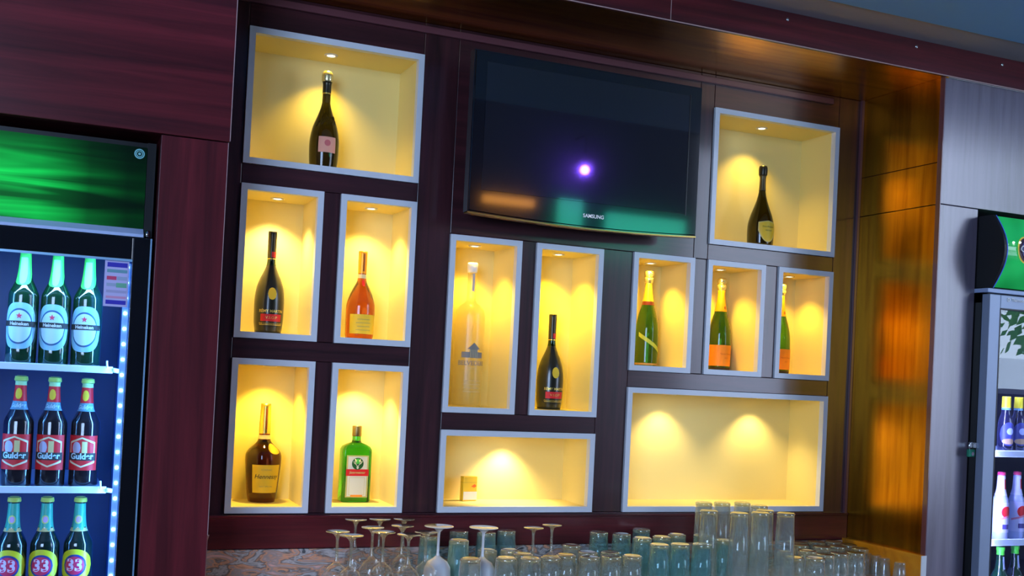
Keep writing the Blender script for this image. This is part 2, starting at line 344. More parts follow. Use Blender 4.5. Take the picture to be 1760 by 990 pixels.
for k in range(n):
    u0, u1 = k / n, (k + 1) / n
    def zz(u): return -TH / 2 - .012 * (1 - (2 * u - 1) ** 2)
    x_0, x_1 = TW * (u0 - .5), TW * (u1 - .5)
    vs = [bm.verts.new(p) for p in ((x_0, -.010, zz(u0) - .005), (x_1, -.010, zz(u1) - .005), (x_1, -.010, zz(u1) - .0005), (x_0, -.010, zz(u0) - .0005), (x_0, .02, zz(u0) - .005), (x_1, .02, zz(u1) - .005), (x_1, .02, zz(u1) - .0005), (x_0, .02, zz(u0) - .0005))]
    for f in ((0, 1, 2, 3), (7, 6, 5, 4), (0, 4, 5, 1), (3, 2, 6, 7)): bm.faces.new([vs[i] for i in f])
bmesh.ops.remove_doubles(bm, verts=bm.verts, dist=1e-6)
e = obj('lower_trim', bm, mat('brass_tinted_trim', (.45, .28, .08), .25, metal=.8), t); e['label'] = 'thin brass-coloured strip along the bottom'
bm = BM(); prism(bm, [(-.36, -.24), (.36, -.19), (.36, .2), (-.36, .2)], .030, .075); obj('rear_housing', bm, BLACK, t)
bm = BM(); box(bm, -.12, .12, .075, .139, -.12, .12, .002); obj('wall_bracket', bm, BLACK, t)
text_flat('logo', 'SAMSUNG', .017, mat('glowing_logo_silver', (.75, .76, .8), .3, emit=(.8, .82, .9), estr=.25), t, (.022, -.0130, -.231), bold=.0003)  # lettering given a faint glow of its own

# ------------------------------------------------------------------ bottles of the niches
def bottle(name, label, cat, loc, H, R, prof, glass, group=None, rz=0):
    t = thing(name, label, cat, loc, rz, group)
    pr = [(r * R, z * H) for z, r in prof]
    fine = []
    for i in range(len(pr) - 1):                       # Catmull-Rom rounding of the outline
        p0, p1, p2, p3 = pr[max(i - 1, 0)], pr[i], pr[i + 1], pr[min(i + 2, len(pr) - 1)]
        for s in range(4):
            u = s / 4; r = .5 * ((2 * p1[0]) + (-p0[0] + p2[0]) * u + (2 * p0[0] - 5 * p1[0] + 4 * p2[0] - p3[0]) * u * u + (-p0[0] + 3 * p1[0] - 3 * p2[0] + p3[0]) * u ** 3)
            fine.append((max(r, .002), p1[1] + (p2[1] - p1[1]) * u))
    fine.append(pr[-1])
    bm = BM(); lathe(bm, [(0, .006), (pr[0][0] * .6, .003), (pr[0][0] * .9, 0)] + fine + [(0, pr[-1][1])], 40)
    obj('glass_body', bm, glass, t)
    return t, rfun(fine)
def sleeve(name, m, parent, rf, z0, z1, off=.0008, n=10, seg=32, top=None):
    bm = BM(); pr = [(rf(z0 + (z1 - z0) * k / n) + off, z0 + (z1 - z0) * k / n) for k in range(n + 1)]
    if top: pr += [(pr[-1][0] * .9, z1 + top * .6), (0, z1 + top)]
    else: pr += [(0, z1)]
    lathe(bm, pr, seg); return obj(name, bm, m, parent)
DG = bglass('dark_olive_bottle_glass', (.028, .028, .008)); GRN = bglass('green_bottle_glass', (.10, .42, .05)); AMB = bglass('amber_cognac_glass', (.60, .135, .012))
BRN = bglass('brown_cognac_glass', (.28, .06, .015)); EGR = bglass('bright_green_glass', (.035, .42, .03)); FROST = thin_glass('frosted_clear_glass', (.97, .95, .86), 1.0, .25, 1.35, haze=.22, hcol=(.98, .80, .25))
FROSTED_DK = mat('satin_black_green_glass', (.016, .016, .009), .28, coat=.6, coat_rough=.15)
GOLD = mat('gold_foil', (.85, .60, .12), .28, metal=.9); PALEGOLD = mat('pale_gold_foil', (.95, .85, .45), .25, metal=.8); DKFOIL = mat('dark_foil', (.05, .045, .03), .3, metal=.6)
PINK = mat('pink_label_paper', (.95, .42, .30), .6); RED = mat('red_label_paper', (.75, .015, .02), .5); CREAM = mat('cream_label_paper', (.85, .72, .38), .6)
YEL = mat('yellow_label_paper', (.92, .62, .03), .6); ORG = mat('orange_label_paper', (.95, .32, .02), .55); OLIVE = mat('olive_gold_label', (.78, .55, .03), .5)
INK = mat('dark_print', (.03, .025, .02), .6); GOLDINK = mat('gold_print', (.75, .55, .12), .35, metal=.5); GREYINK = mat('faint_print', (.45, .33, .12), .6); WHITEINK = mat('white_print', (.85, .85, .85), .5)
ORANGEFOIL = mat('orange_foil', (.95, .38, .02), .35, metal=.3); YELFOIL = mat('yellow_foil', (.9, .75, .08), .3, metal=.5)
R_ = math.radians

# A: prestige champagne, dark, pink label
PA = [(0, .88), (.1, .96), (.24, 1), (.33, .97), (.44, .82), (.55, .54), (.66, .31), (.72, .28), (.86, .27), (.885, .30), (.90, .36), (.955, .37), (.975, .33), (1, .20)]
t, rf = bottle('champagne_bottle', 'dark slope-shouldered bottle with pink label in the wide upper niche', 'bottle', (.271, .10, 2.1838), .325, .0475, PA, DG)
H = .325
sleeve('cork_foil', PALEGOLD, t, rf, .89 * H, .995 * H, .001); sleeve('neck_foil', DKFOIL, t, rf, .78 * H, .885 * H); sleeve('neck_band', GOLD, t, rf, .765 * H, .78 * H)
patch('paper_label', PINK, t, rf, .055, .105, R_(-35), R_(35))
patch('crest', mat('rose_print', (.72, .16, .16), .6), t, rf, 0, 0, R_(-12), R_(12), .0012, shape=oval(.085, .010))
for k in range(9):                                                     # embossed garland on the shoulder
    a = R_(-52 + 13 * k); z = .148 + .014 * abs(math.sin(k * 1.7)); r = rf(z) + .0005; bm = BM()
    tube(bm, [((rf(z + d) + .0008) * math.cos(-PI / 2 + a + s), (rf(z + d) + .0008) * math.sin(-PI / 2 + a + s), z + d) for d, s in ((-.010, -.09), (0, .03), (.010, .10), (.018, .02))], .0012, 6)
    obj('embossed_leaf', bm, DG, t)

# B and G: frosted dark cognac, red band
PB = [(0, .88), (.1, .97), (.25, 1), (.35, .985), (.45, .89), (.54, .68), (.61, .46), (.67, .31), (.71, .27), (.76, .26), (.9, .27), (1, .28)]
def cognac(loc, H, label):
    R = .0465; t, rf = bottle('cognac_bottle', label, 'bottle', loc, H, R, PB, FROSTED_DK, 'dark cognac bottles with red bands')
    sleeve('capsule', DKFOIL, t, rf, .735 * H, H, .0009); patch('capsule_patch', RED, t, rf, .745 * H, .80 * H, R_(-10), R_(75), .0014)
    sleeve('capsule_ring', GOLD, t, rf, .727 * H, .735 * H, .0011); sleeve('neck_glass', bglass('neck_green_glass', (.06, .35, .03)), t, rf, .665 * H, .727 * H, .0006)
    patch('medallion', YEL, t, rf, 0, 0, R_(-17), R_(17), .001, shape=oval(.385 * H, .019))
    patch('red_band', RED, t, rf, .115 * H, .185 * H, R_(-42), R_(42), .0008)
    text_round('maker_lettering', 'RÉMY MARTIN', .0125, GOLDINK, t, rf, .213 * H, 0, .001, bold=.0003)
    text_round('grade_lettering', 'V.S.O.P', .012, GOLDINK, t, rf, .150 * H, 0, .0016)
    patch('gold_line', GOLDINK, t, rf, .078 * H, .084 * H, R_(-48), R_(48), .0008, nz=1)
    text_round('origin_lettering', 'FINE CHAMPAGNE COGNAC', .006, GOLDINK, t, rf, .093 * H, 0, .001)
    return t
cognac((.1225, .10, 1.6533), .322, 'dark round-shouldered bottle with red band in the left column niche')
cognac((1.110, .09, 1.4481), .331, 'dark round-shouldered bottle with red band in the niche under the television')

# C: amber cognac
PC = [(0, .93), (.04, .98), (.3, 1), (.4, .97), (.5, .78), (.58, .56), (.65, .35), (.69, .30), (.75, .28), (1, .29)]
H = .286; t, rf = bottle('cognac_bottle', 'amber bottle with orange capsule and cream label', 'bottle', (.419, .10, 1.6533), H, .047, PC, AMB)
sleeve('capsule', ORANGEFOIL, t, rf, .745 * H, H, .0009); patch('capsule_stripe', mat('brown_print', (.35, .08, .01), .5), t, rf, .77 * H, .97 * H, R_(-6), R_(14), .0014)
sleeve('neck_band', CREAM, t, rf, .69 * H, .735 * H, .0007)
patch('paper_label', YEL, t, rf, .055 * H, .275 * H, R_(-58), R_(58), .0008)
for k in range(4): patch('print_line', GREYINK, t, rf, (.095 + .04 * k) * H, (.101 + .04 * k) * H, R_(-30 + 5 * (k % 2)), R_(30 - 4 * (k % 2)), .0012, nz=1)
patch('neck_seal', RED, t, rf, 0, 0, R_(-14), R_(18), .0010, shape=oval(.635 * H, .011))

# D: brown cognac with cream label
PD = [(0, .74), (.03, .79), (.12, .87), (.35, .975), (.45, 1), (.5, .95), (.545, .76), (.59, .50), (.62, .37), (.67, .31), (.8, .30), (1, .26)]
H = (.310); t, rf = bottle('cognac_bottle', 'broad brown bottle with gold capsule and big cream label', 'bottle', (.1365, .135, 1.1203), H, .0565, PD, BRN)
sleeve('capsule', GOLD, t, rf, .695 * H, H, .0009); patch('capsule_stripe', mat('brown_print'), t, rf, .74 * H, .95 * H, R_(-8), R_(8), .0014)
sleeve('neck_band', CREAM, t, rf, .64 * H, .68 * H, .0006)
patch('paper_label', YEL, t, rf, .10 * H, .385 * H, R_(-46), R_(52), .0009)
text_round('maker_lettering', 'Hennessy', .020, INK, t, rf, .265 * H, R_(3), .0014, shear=.25)
text_round('grade_lettering', 'COGNAC', .008, GREYINK, t, rf, .335 * H, R_(3), .0014)
text_round('origin_lettering', 'VERY SPECIAL', .007, GREYINK, t, rf, .165 * H, R_(3), .0014)
patch('seal', GOLD, t, rf, 0, 0, R_(8), R_(58), .0022, shape=oval(.545 * H, .016))

# E: square green liqueur bottle
H = .2485; t = thing('liqueur_bottle', 'square-shouldered green bottle with white label and red band', 'bottle', (.437, .13, 1.1203), 0)
def rrect(hw, hd, r, z, seg=6):
    pts = []
    for sx, sy, a0 in ((1, 1, 0), (-1, 1, PI / 2), (-1, -1, PI), (1, -1, 1.5 * PI)):
        for k in range(seg + 1): a = a0 + PI / 2 * k / seg; pts.append((sx * (hw - r) + r * math.cos(a), sy * (hd - r) + r * math.sin(a), z))
    return pts
def loft(bm, rings):
    V = [[bm.verts.new(p) for p in r] for r in rings]
    for a, b in zip(V, V[1:]):
        for k in range(len(a)):
            f = bm.faces.new((a[k], a[(k + 1) % len(a)], b[(k + 1) % len(b)], b[k])); f.smooth = True
    bm.faces.new(V[0][::-1]); bm.faces.new(V[-1]); return bm
hw, hd = .0490, .028
bm = BM(); loft(bm, [rrect(hw - .004, hd - .004, .008, 0), rrect(hw, hd, .010, .004), rrect(hw, hd, .010, .165), rrect(hw - .001, hd - .0006, .010, .172), rrect(hw - .006, hd - .002, .011, .181), rrect(hw - .018, hd - .006, .012, .188), rrect(.017, .0165, .0155, .194), rrect(.0145, .0145, .0144, .200), rrect(.0140, .0140, .0139, .222), rrect(.0135, .0135, .0134, .246)])
obj('glass_body', bm, EGR, t)
bm = BM(); loft(bm, [rrect(.0150, .0150, .0149, .214), rrect(.0155, .0155, .0154, .216), rrect(.0155, .0155, .0154, .246), rrect(.0145, .0145, .0144, .2485)]); obj('cap', bm, mat('dark_gold_cap', (.20, .15, .05), .35, metal=.6), t)
def flat(name, m, x0, x1, z0, z1, y): bm = BM(); box(bm, x0, x1, y, y + .0004, z0, z1); return obj(name, bm, m, t)
flat('label_border', mat('label_gold_border', (.62, .58, .20), .5), -.037, .037, .016, .153, -hd - .0006)
flat('label_paper', mat('label_white', (.82, .84, .72), .6), -.032, .032, .020, .149, -hd - .0010)
flat('label_inner_line', mat('label_gold_border'), -.026, .026, .0235, .081, -hd - .0012); flat('label_lower_panel', mat('label_white'), -.025, .025, .0245, .080, -hd - .0015)
flat('red_band', RED, -.038, .038, .086, .108, -hd - .0019)
flat('orange_line', ORG, -.020, .020, .018, .0245, -hd - .0019)
bm = BM(); disc_xz(bm, 0, .126, .0195, -hd - .0020); e = obj('roundel', bm, mat('dark_green_print', (.01, .10, .02), .5), t)
bm = BM(); disc_xz(bm, 0, .134, .009, -hd - .0023, 16)
obj('roundel_glow', bm, mat('light_green_print', (.10, .65, .08), .5), t)
bm = BM()                                                             # antlered head: two branching strokes over a muzzle
for s in (-1, 1):
    for pth in ([(0, .117), (s * .006, .124), (s * .009, .133), (s * .008, .141)], [(s * .006, .124), (s * .012, .128), (s * .014, .134)], [(s * .008, .131), (s * .004, .137)]):
        tube(bm, [(x, -hd - .0026, z) for x, z in pth], .0010, 6)
prism(bm, [(-.004, .117), (.004, .117), (.0025, .109), (-.0025, .109)], -hd - .0028, -hd - .0022); obj('stag_emblem', bm, mat('label_white'), t)
text_flat('band_lettering', 'Jägermeister', .0105, mat('label_gold_border'), t, (0, -hd - .0022, .097), bold=.0002)

# F: frosted vodka bottle
PF = [(0, .94), (.01, 1), (.62, 1), (.65, .97), (.675, .88), (.70, .68), (.72, .42), (.74, .31), (.8, .29), (.93, .28), (.94, .33), (.955, .33)]
H = .487; t, rf = bottle('vodka_bottle', 'tall frosted clear bottle with a grey building print', 'bottle', (.8035, .10, 1.4481), H, .0505, PF, FROST)
bm = BM(); lathe(bm, [(0, .930 * H), (.0165, .930 * H), (.0175, .945 * H), (.0185, .985 * H), (.016, H), (0, H)], 28); obj('stopper', bm, mat('white_stopper', (.92, .90, .85), .35), t)
GRY = mat('grey_etched_print', (.26, .24, .22), .5); PGRY = mat('pale_etched_print', (.62, .52, .24), .6)
patch('neck_strip', mat('silver_strip', (.5, .5, .52), .35), t, rf, .80 * H, .925 * H, R_(-12), R_(22), .0006)
patch('palace_block', GRY, t, rf, .335 * H, .375 * H, R_(-48), R_(40), .0006)
patch('palace_centre', GRY, t, rf, .335 * H, .40 * H, R_(-16), R_(16), .0008)
patch('palace_roof', GRY, t, rf, 0, 0, R_(-26), R_(26), .0009, shape=lambda u: (.395 * H, (.395 + .045 * (1 - abs(2 * u - 1))) * H))
for k in range(5): patch('palace_column', PGRY, t, rf, .338 * H, .392 * H, R_(-14 + 6.5 * k), R_(-12 + 6.5 * k), .0012, na=2)
text_round('maker_lettering', 'BELVEDERE', .021, GRY, t, rf, .297 * H, R_(-3), .0008, bold=.0003)
text_round('grade_lettering', 'VODKA', .010, PGRY, t, rf, .262 * H, R_(-3), .0008)
for k in range(4): patch('print_line', PGRY, t, rf, (.10 + .025 * k) * H, (.104 + .025 * k) * H, R_(-35), R_(35), .0007, nz=1)

# H, I, J: green champagne bottles
PH = [(0, .93), (.02, .98), (.06, 1), (.32, 1), (.43, .94), (.54, .76), (.63, .54), (.70, .43), (.78, .34), (.86, .30), (.88, .34), (.895, .40), (.925, .40), (.935, .34), (.95, .41), (.985, .40), (1, .25)]
def muselet(t, rf, H, m):
    sleeve('cork_foil', m, t, rf, .865 * H, .998 * H, .0011)
    bm = BM(); lathe(bm, [(rf(.93 * H) + .0016, .928 * H), (rf(.93 * H) + .0024, .932 * H), (rf(.93 * H) + .0016, .937 * H)], 28); obj('wire_cage', bm, GOLD, t)
H = .353; t, rf = bottle('champagne_bottle', 'green bottle with yellow foil and a pale diagonal sash', 'bottle', (1.519, .142, 1.6178), H, .043, PH, GRN)
muselet(t, rf, H, PALEGOLD); sleeve('neck_foil', YELFOIL, t, rf, .675 * H, .865 * H); sleeve('foil_band', mat('dark_red_band', (.18, .03, .02), .4), t, rf, .635 * H, .675 * H, .001)
patch('diagonal_sash', mat('lime_sash', (.55, .70, .08), .45), t, rf, .20 * H, .245 * H, R_(-70), R_(85), .0010, na=24, slope=-.075)
patch('base_band', mat('tan_band', (.45, .30, .12), .5), t, rf, .010 * H, .03 * H, R_(-178), R_(178), .0008, na=36)
def cliquot(loc, label, grp='green bottles with orange labels'):
    H = .351; t, rf = bottle('champagne_bottle', label, 'bottle', loc, H, .0425, PH, GRN, grp)
    muselet(t, rf, H, PALEGOLD); sleeve('neck_foil', ORANGEFOIL, t, rf, .635 * H, .865 * H)
    patch('neck_seal', mat('brown_print'), t, rf, 0, 0, R_(2), R_(26), .0016, shape=oval(.675 * H, .006))
    patch('paper_label', ORG, t, rf, .045 * H, .27 * H, R_(-100), R_(100), .0009, na=28)
    text_round('maker_lettering', 'Veuve Clicquot', .0085, mat('amber_print', (.70, .18, .01), .5), t, rf, .175 * H, R_(8), .0015, bold=.0002)
    text_round('grade_lettering', 'BRUT', .007, mat('amber_print'), t, rf, .13 * H, R_(8), .0015)
    patch('base_band', INK, t, rf, .004 * H, .028 * H, R_(-178), R_(178), .0006, na=36); return t
cliquot((1.838, .142, 1.6178), 'green bottle with orange foil and label, fully in view')
cliquot((2.114, .142, 1.6178), 'green bottle with orange label, half hidden by its niche frame')

# K: dark champagne with shield label
PK = [(0, .90), (.05, .97), (.2, 1), (.3, .96), (.4, .80), (.5, .57), (.6, .37), (.68, .265), (.76, .225), (.86, .215), (.88, .26), (.895, .30), (.97, .31), (1, .27)]
H = .315; t, rf = bottle('champagne_bottle', 'dark bottle with olive shield label in the upper right niche', 'bottle', (1.9727, .10, 2.0914), H, .0505, PK, DG)
sleeve('cork_foil', DKFOIL, t, rf, .885 * H, .998 * H, .001); sleeve('neck_foil', mat('mottled_foil', (.14, .11, .05), .35, metal=.6), t, rf, .70 * H, .885 * H)
def shield(u):
    v = abs(2 * u - 1); return ((.06 + .14 * v ** 2.2) * H, (.30 + .02 * (1 - v)) * H)
patch('shield_border', mat('pale_shield_edge', (.65, .58, .20), .5), t, rf, 0, 0, R_(-46), R_(46), .0008, shape=shield)
patch('shield_label', OLIVE, t, rf, 0, 0, R_(-42), R_(42), .0012, shape=lambda u: (shield(u)[0] + .004, shield(u)[1] - .003))
text_round('vintage_lettering', 'Dom Pérignon', .0085, INK, t, rf, .245 * H, 0, .0017)
text_round('grade_lettering', 'VINTAGE', .007, INK, t, rf, .20 * H, 0, .0017)

# packet in L
t = thing('cigarette_packet', 'small gold and white packet standing in the low wide niche', 'packet', (.848, .150, 1.1203), R_(6))
bm = BM(); box(bm, -.027, .027, -.011, .011, 0, .084, .001); obj('carton', bm, mat('gold_carton', (.80, .52, .02), .4), t)
bm = BM(); box(bm, -.0245, .0275, -.0118, -.0113, .004, .032); obj('warning_panel', bm, mat('off_white_card', (.82, .78, .68), .6), t)
bm = BM(); prism(bm, [(.004, .050), (.016, .046), (.025, .051), (.017, .058)], -.0118, -.0113); obj('emblem', bm, mat('red_orange_emblem', (.75, .12, .01), .5), t)
bm = BM(); box(bm, -.0275, .0275, -.0114, .0114, .0635, .0642); obj('lid_line', bm, mat('dark_gold_line', (.35, .22, .02), .5), t)

# ------------------------------------------------------------------ left fridge
FX1, FX0 = -.281, -.945; YD, YH = -.40, -.372
t = thing('drinks_fridge', 'tall black glass-door fridge with green lit header', 'fridge', (FX0, YH, 0))
ox, oy = FX0, YH
def loc(x0, x1, y0, y1, z0, z1, *_): return (x0 - ox, x1 - ox, y0 - oy, y1 - oy, z0, z1)
INNER = mat('led_blue_fridge_liner', (.04, .20, .66), .4)  # blue of the LED light put into the side liner colour
INBACK = mat('shade_navy_fridge_back', (.02, .05, .16), .4)  # darkness behind the bottles put into a navy back panel
bm = BM()
box(bm, *loc(FX0, FX1, YH + .03, .20, 0, .30)); box(bm, *loc(FX0, FX1, YH + .005, .20, 1.86, 2.118, .0)); box(bm, *loc(FX0, FX0 + .035, YH, .20, .30, 1.86)); box(bm, *loc(FX1 - .032, FX1, YH, .20, .30, 1.86)); box(bm, *loc(FX0, FX1, .17, .20, .30, 1.86))
obj('cabinet', bm, BLACK, t)
bm = BM(); box(bm, *loc(FX0 + .04, FX1 - .037, .150, .169, .30, 1.855)); obj('back_panel', bm, INBACK, t)
bm = BM(); box(bm, *loc(FX1 - .036, FX1 - .0325, YH + .012, .169, .30, 1.855)); box(bm, *loc(FX0 + .0355, FX0 + .039, YH + .012, .169, .30, 1.855)); obj('liner', bm, INNER, t)
# header: a backlit print of flowing green bands, brightest in the middle of the sign
HDR = mat('green_backlit_header', (.002, .01, .005), .25, spec=.2); N, L, b = nodes(HDR)
tc = N.new('ShaderNodeTexCoord'); sp = N.new('ShaderNodeSeparateXYZ'); L.new(tc.outputs['Object'], sp.inputs[0])
mp = N.new('ShaderNodeMapping'); mp.inputs['Scale'].default_value = (1.1, 1, 17); mp.inputs['Rotation'].default_value = (0, R_(7), 0)
nz = N.new('ShaderNodeTexNoise'); nz.inputs['Scale'].default_value = 1.0; nz.inputs['Detail'].default_value = 3; nz.inputs['Distortion'].default_value = .6
L.new(tc.outputs['Object'], mp.inputs[0]); L.new(mp.outputs[0], nz.inputs['Vector'])
rb = ramp(N, [(.36, (.10, .10, .10)), (.47, (.55, .55, .55)), (.58, (1, 1, 1))]); L.new(nz.outputs['Fac'], rb.inputs[0])
rx = ramp(N, [(0, (1, 1, 1)), (.58, (.95, .95, .95)), (.76, (.16, .16, .16)), (.90, (.03, .03, .03))])
mx_ = N.new('ShaderNodeMath'); mx_.operation = 'DIVIDE'; mx_.inputs[1].default_value = .664; L.new(sp.outputs['X'], mx_.inputs[0]); L.new(mx_.outputs[0], rx.inputs[0])
rz_ = ramp(N, [(0, (.5, .5, .5)), (.35, (1, 1, 1)), (.55, (.8, .8, .8)), (.85, (.2, .2, .2)), (1, (.08, .08, .08))])
mz_ = N.new('ShaderNodeMapRange'); mz_.inputs['From Min'].default_value = 1.89; mz_.inputs['From Max'].default_value = 2.10; L.new(sp.outputs['Z'], mz_.inputs['Value']); L.new(mz_.outputs[0], rz_.inputs[0])
m1 = N.new('ShaderNodeMixRGB'); m1.blend_type = 'MULTIPLY'; m1.inputs[0].default_value = 1; L.new(rb.outputs[0], m1.inputs[1]); L.new(rx.outputs[0], m1.inputs[2])
m2 = N.new('ShaderNodeMixRGB'); m2.blend_type = 'MULTIPLY'; m2.inputs[0].default_value = 1; L.new(m1.outputs[0], m2.inputs[1]); L.new(rz_.outputs[0], m2.inputs[2])
m3 = N.new('ShaderNodeMixRGB'); m3.blend_type = 'MULTIPLY'; m3.inputs[0].default_value = 1; m3.inputs[2].default_value = (.005, .62, .09, 1); L.new(m2.outputs[0], m3.inputs[1])
L.new(m3.outputs[0], b.inputs['Emission Color']); b.inputs['Emission Strength'].default_value = 1.9
bm = BM(); box(bm, *loc(FX0 + .01, FX1 - .022, YH - .004, YH + .004, 1.893, 2.105, .002)); hp = obj('header_sign', bm, HDR, t)
bm = BM(); box(bm, *loc(FX1 - .021, FX1, YH - .004, YH + .02, 1.872, 2.118, .002)); obj('header_side', bm, BLACK, t)
bm = BM(); disc_xz(bm, -.322 - ox, 2.087, .013, -.0055, 24, .010); disc_xz(bm, -.322 - ox, 2.087, .0085, -.0055, 24, .0065); disc_xz(bm, -.322 - ox, 2.087, .004, -.0055, 5)
obj('header_roundel', bm, mat('pale_blue_roundel', (.2, .5, .55), .4, emit=(.15, .5, .6), estr=.15), hp)
bm = BM(); prism(bm, [(-.004, 1.872), (-.004, 1.892), (-.028, 1.876), (-.028, 1.868)], FX0 - ox, FX1 - .022 - ox, 'yz'); obj('header_ledge', bm, mat('blue_white_ledge', (.45, .55, .80), .35), t)
bm = BM(); lathe(bm, [(0, 0), (.006, 0), (.006, .02), (0, .02)], 14, FX1 - .012 - ox, YD - oy + .012, 1.868); obj('hinge_pin', bm, CHROME, t)
# door
bm = BM(); ST = .046
for a in ((FX1 - ST, FX1 - .001, YD, YD + .026, .12, 1.866), (FX0, FX0 + ST, YD, YD + .026, .12, 1.866), (FX0 + ST, FX1 - ST, YD, YD + .026, 1.808, 1.866), (FX0 + ST, FX1 - ST, YD, YD + .026, .12, .20)): box(bm, *loc(*a), .002)
dr = obj('door', bm, GLOSSBLACK, t)
bm = BM(); box(bm, *loc(FX0 + ST, FX1 - ST, YD + .010, YD + .014, .20, 1.808)); obj('door_pane', bm, PANE, dr)
bm = BM(); box(bm, *loc(FX0 + ST, FX1 - ST, YD - .001, YD + .004, 1.803, 1.809)); box(bm, *loc(FX1 - .004, FX1, YD - .002, YD + .02, .12, 1.866)); obj('door_edge_trim', bm, mat('blue_steel_trim', (.35, .6, .85), .3, metal=.5), dr)
# energy label stuck on the pane
st = BM(); box(st, *loc(-.392, -.333, YD + .0085, YD + .0095, 1.685, 1.803)); sk = obj('energy_label', st, mat('lavender_sticker', (.55, .50, .80), .5), dr); sk['label'] = 'pale energy label sticker on the glass'
def sticker_bar(x0, x1, z0, z1, col, nm): bm = BM(); box(bm, *loc(-.392 + x0 * .059, -.392 + x1 * .059, YD + .0078, YD + .0084, 1.685 + z0 * .118, 1.685 + z1 * .118)); obj('label_bar', bm, mat(nm, col, .5), sk)
for a in ((.1, .93, .86, .96, (.03, .02, .45), 'sticker_navy'), (.1, .93, .74, .81, (.15, .35, .42), 'sticker_teal'), (.1, .5, .58, .66, (.65, .05, .15), 'sticker_red'), (.52, .93, .58, .66, (.35, .42, .6), 'sticker_grey'),
          (.1, .5, .44, .51, (.35, .42, .6), 'sticker_grey'), (.5, .93, .42, .52, (.15, .45, .3), 'sticker_green'), (.1, .93, .30, .36, (.4, .38, .62), 'sticker_mauve'), (.1, .93, .18, .23, (.65, .3, .5), 'sticker_pink'), (.1, .93, .05, .14, (.03, .02, .45), 'sticker_navy')): sticker_bar(*a)
# shelves and light strip
SHELF = mat('frosted_shelf_rail', (.80, .90, 1.0), .3)
for z in (1.525, 1.212, .890):
    bm = BM(); box(bm, *loc(FX0 + .045, FX1 - .085, -.335, .15, z - .004, z)); s = obj('shelf', bm, mat('shelf_glass_plate', (.5, .65, .9), .3), t)
    bm = BM(); box(bm, *loc(FX0 + .045, FX1 - .075, -.340, -.3355, z - .013, z + .005, .0), .002); obj('price_rail', bm, SHELF, s)
    bm = BM(); tube(bm, [(FX1 - .075 - ox, -.342 - oy, z - .004), (FX1 - .060 - ox, -.342 - oy, z - .006), (FX1 - .050 - ox, -.342 - oy, z - .004)], .006, 8); tube(bm, [(FX1 - .090 - ox, -.345 - oy, z), (FX1 - .091 - ox, -.345 - oy, z + .020)], .0025, 6); obj('shelf_clip', bm, SHELF, s)
LEDW = mat('blue_white_led', (1, 1, 1), .4, emit=(.55, .80, 1), estr=7)
bm = BM(); box(bm, *loc(FX1 - .062, FX1 - .047, YD + .028, YD + .034, .22, 1.80)); sl = obj('led_strip', bm, mat('led_channel', (.30, .50, .85), .4, emit=(.06, .22, .75), estr=.8), t)
for k in range(36):
    bm = BM(); z = 1.79 - .040 * k; lathe(bm, [(0, .0038), (.0035, .0038), (.0042, 0), (.0035, -.0038), (0, -.0038)], 10, FX1 - .0545 - ox, YD + .0265 - oy, z); obj('led', bm, LEDW, sl)
def area(name, loc_, size, size_y, energy, color, rot):
    ld = D.lights.new(name, 'AREA'); ld.shape = 'RECTANGLE'; ld.size = size; ld.size_y = size_y; ld.energy = energy; ld.color = color
    lo = D.objects.new(name, ld); C.objects.link(lo); lo.location = loc_; lo.rotation_euler = rot; return lo
area('fridge_fill_light', (-.6, -.366, 1.80), .5, .012, 2.0, (.22, .50, 1), (R_(22), 0, 0))  # added fill that brightens the shelf rails from above
area('fridge_led_light', (FX1 - .060, -.360, 1.2), 1.5, .012, 5.5, (.12, .42, 1), (0, R_(90), R_(-8)))
area('fridge_led_light_far', (FX0 + .060, -.360, 1.2), 1.5, .012, 5.5, (.12, .42, 1), (0, R_(-90), R_(8)))

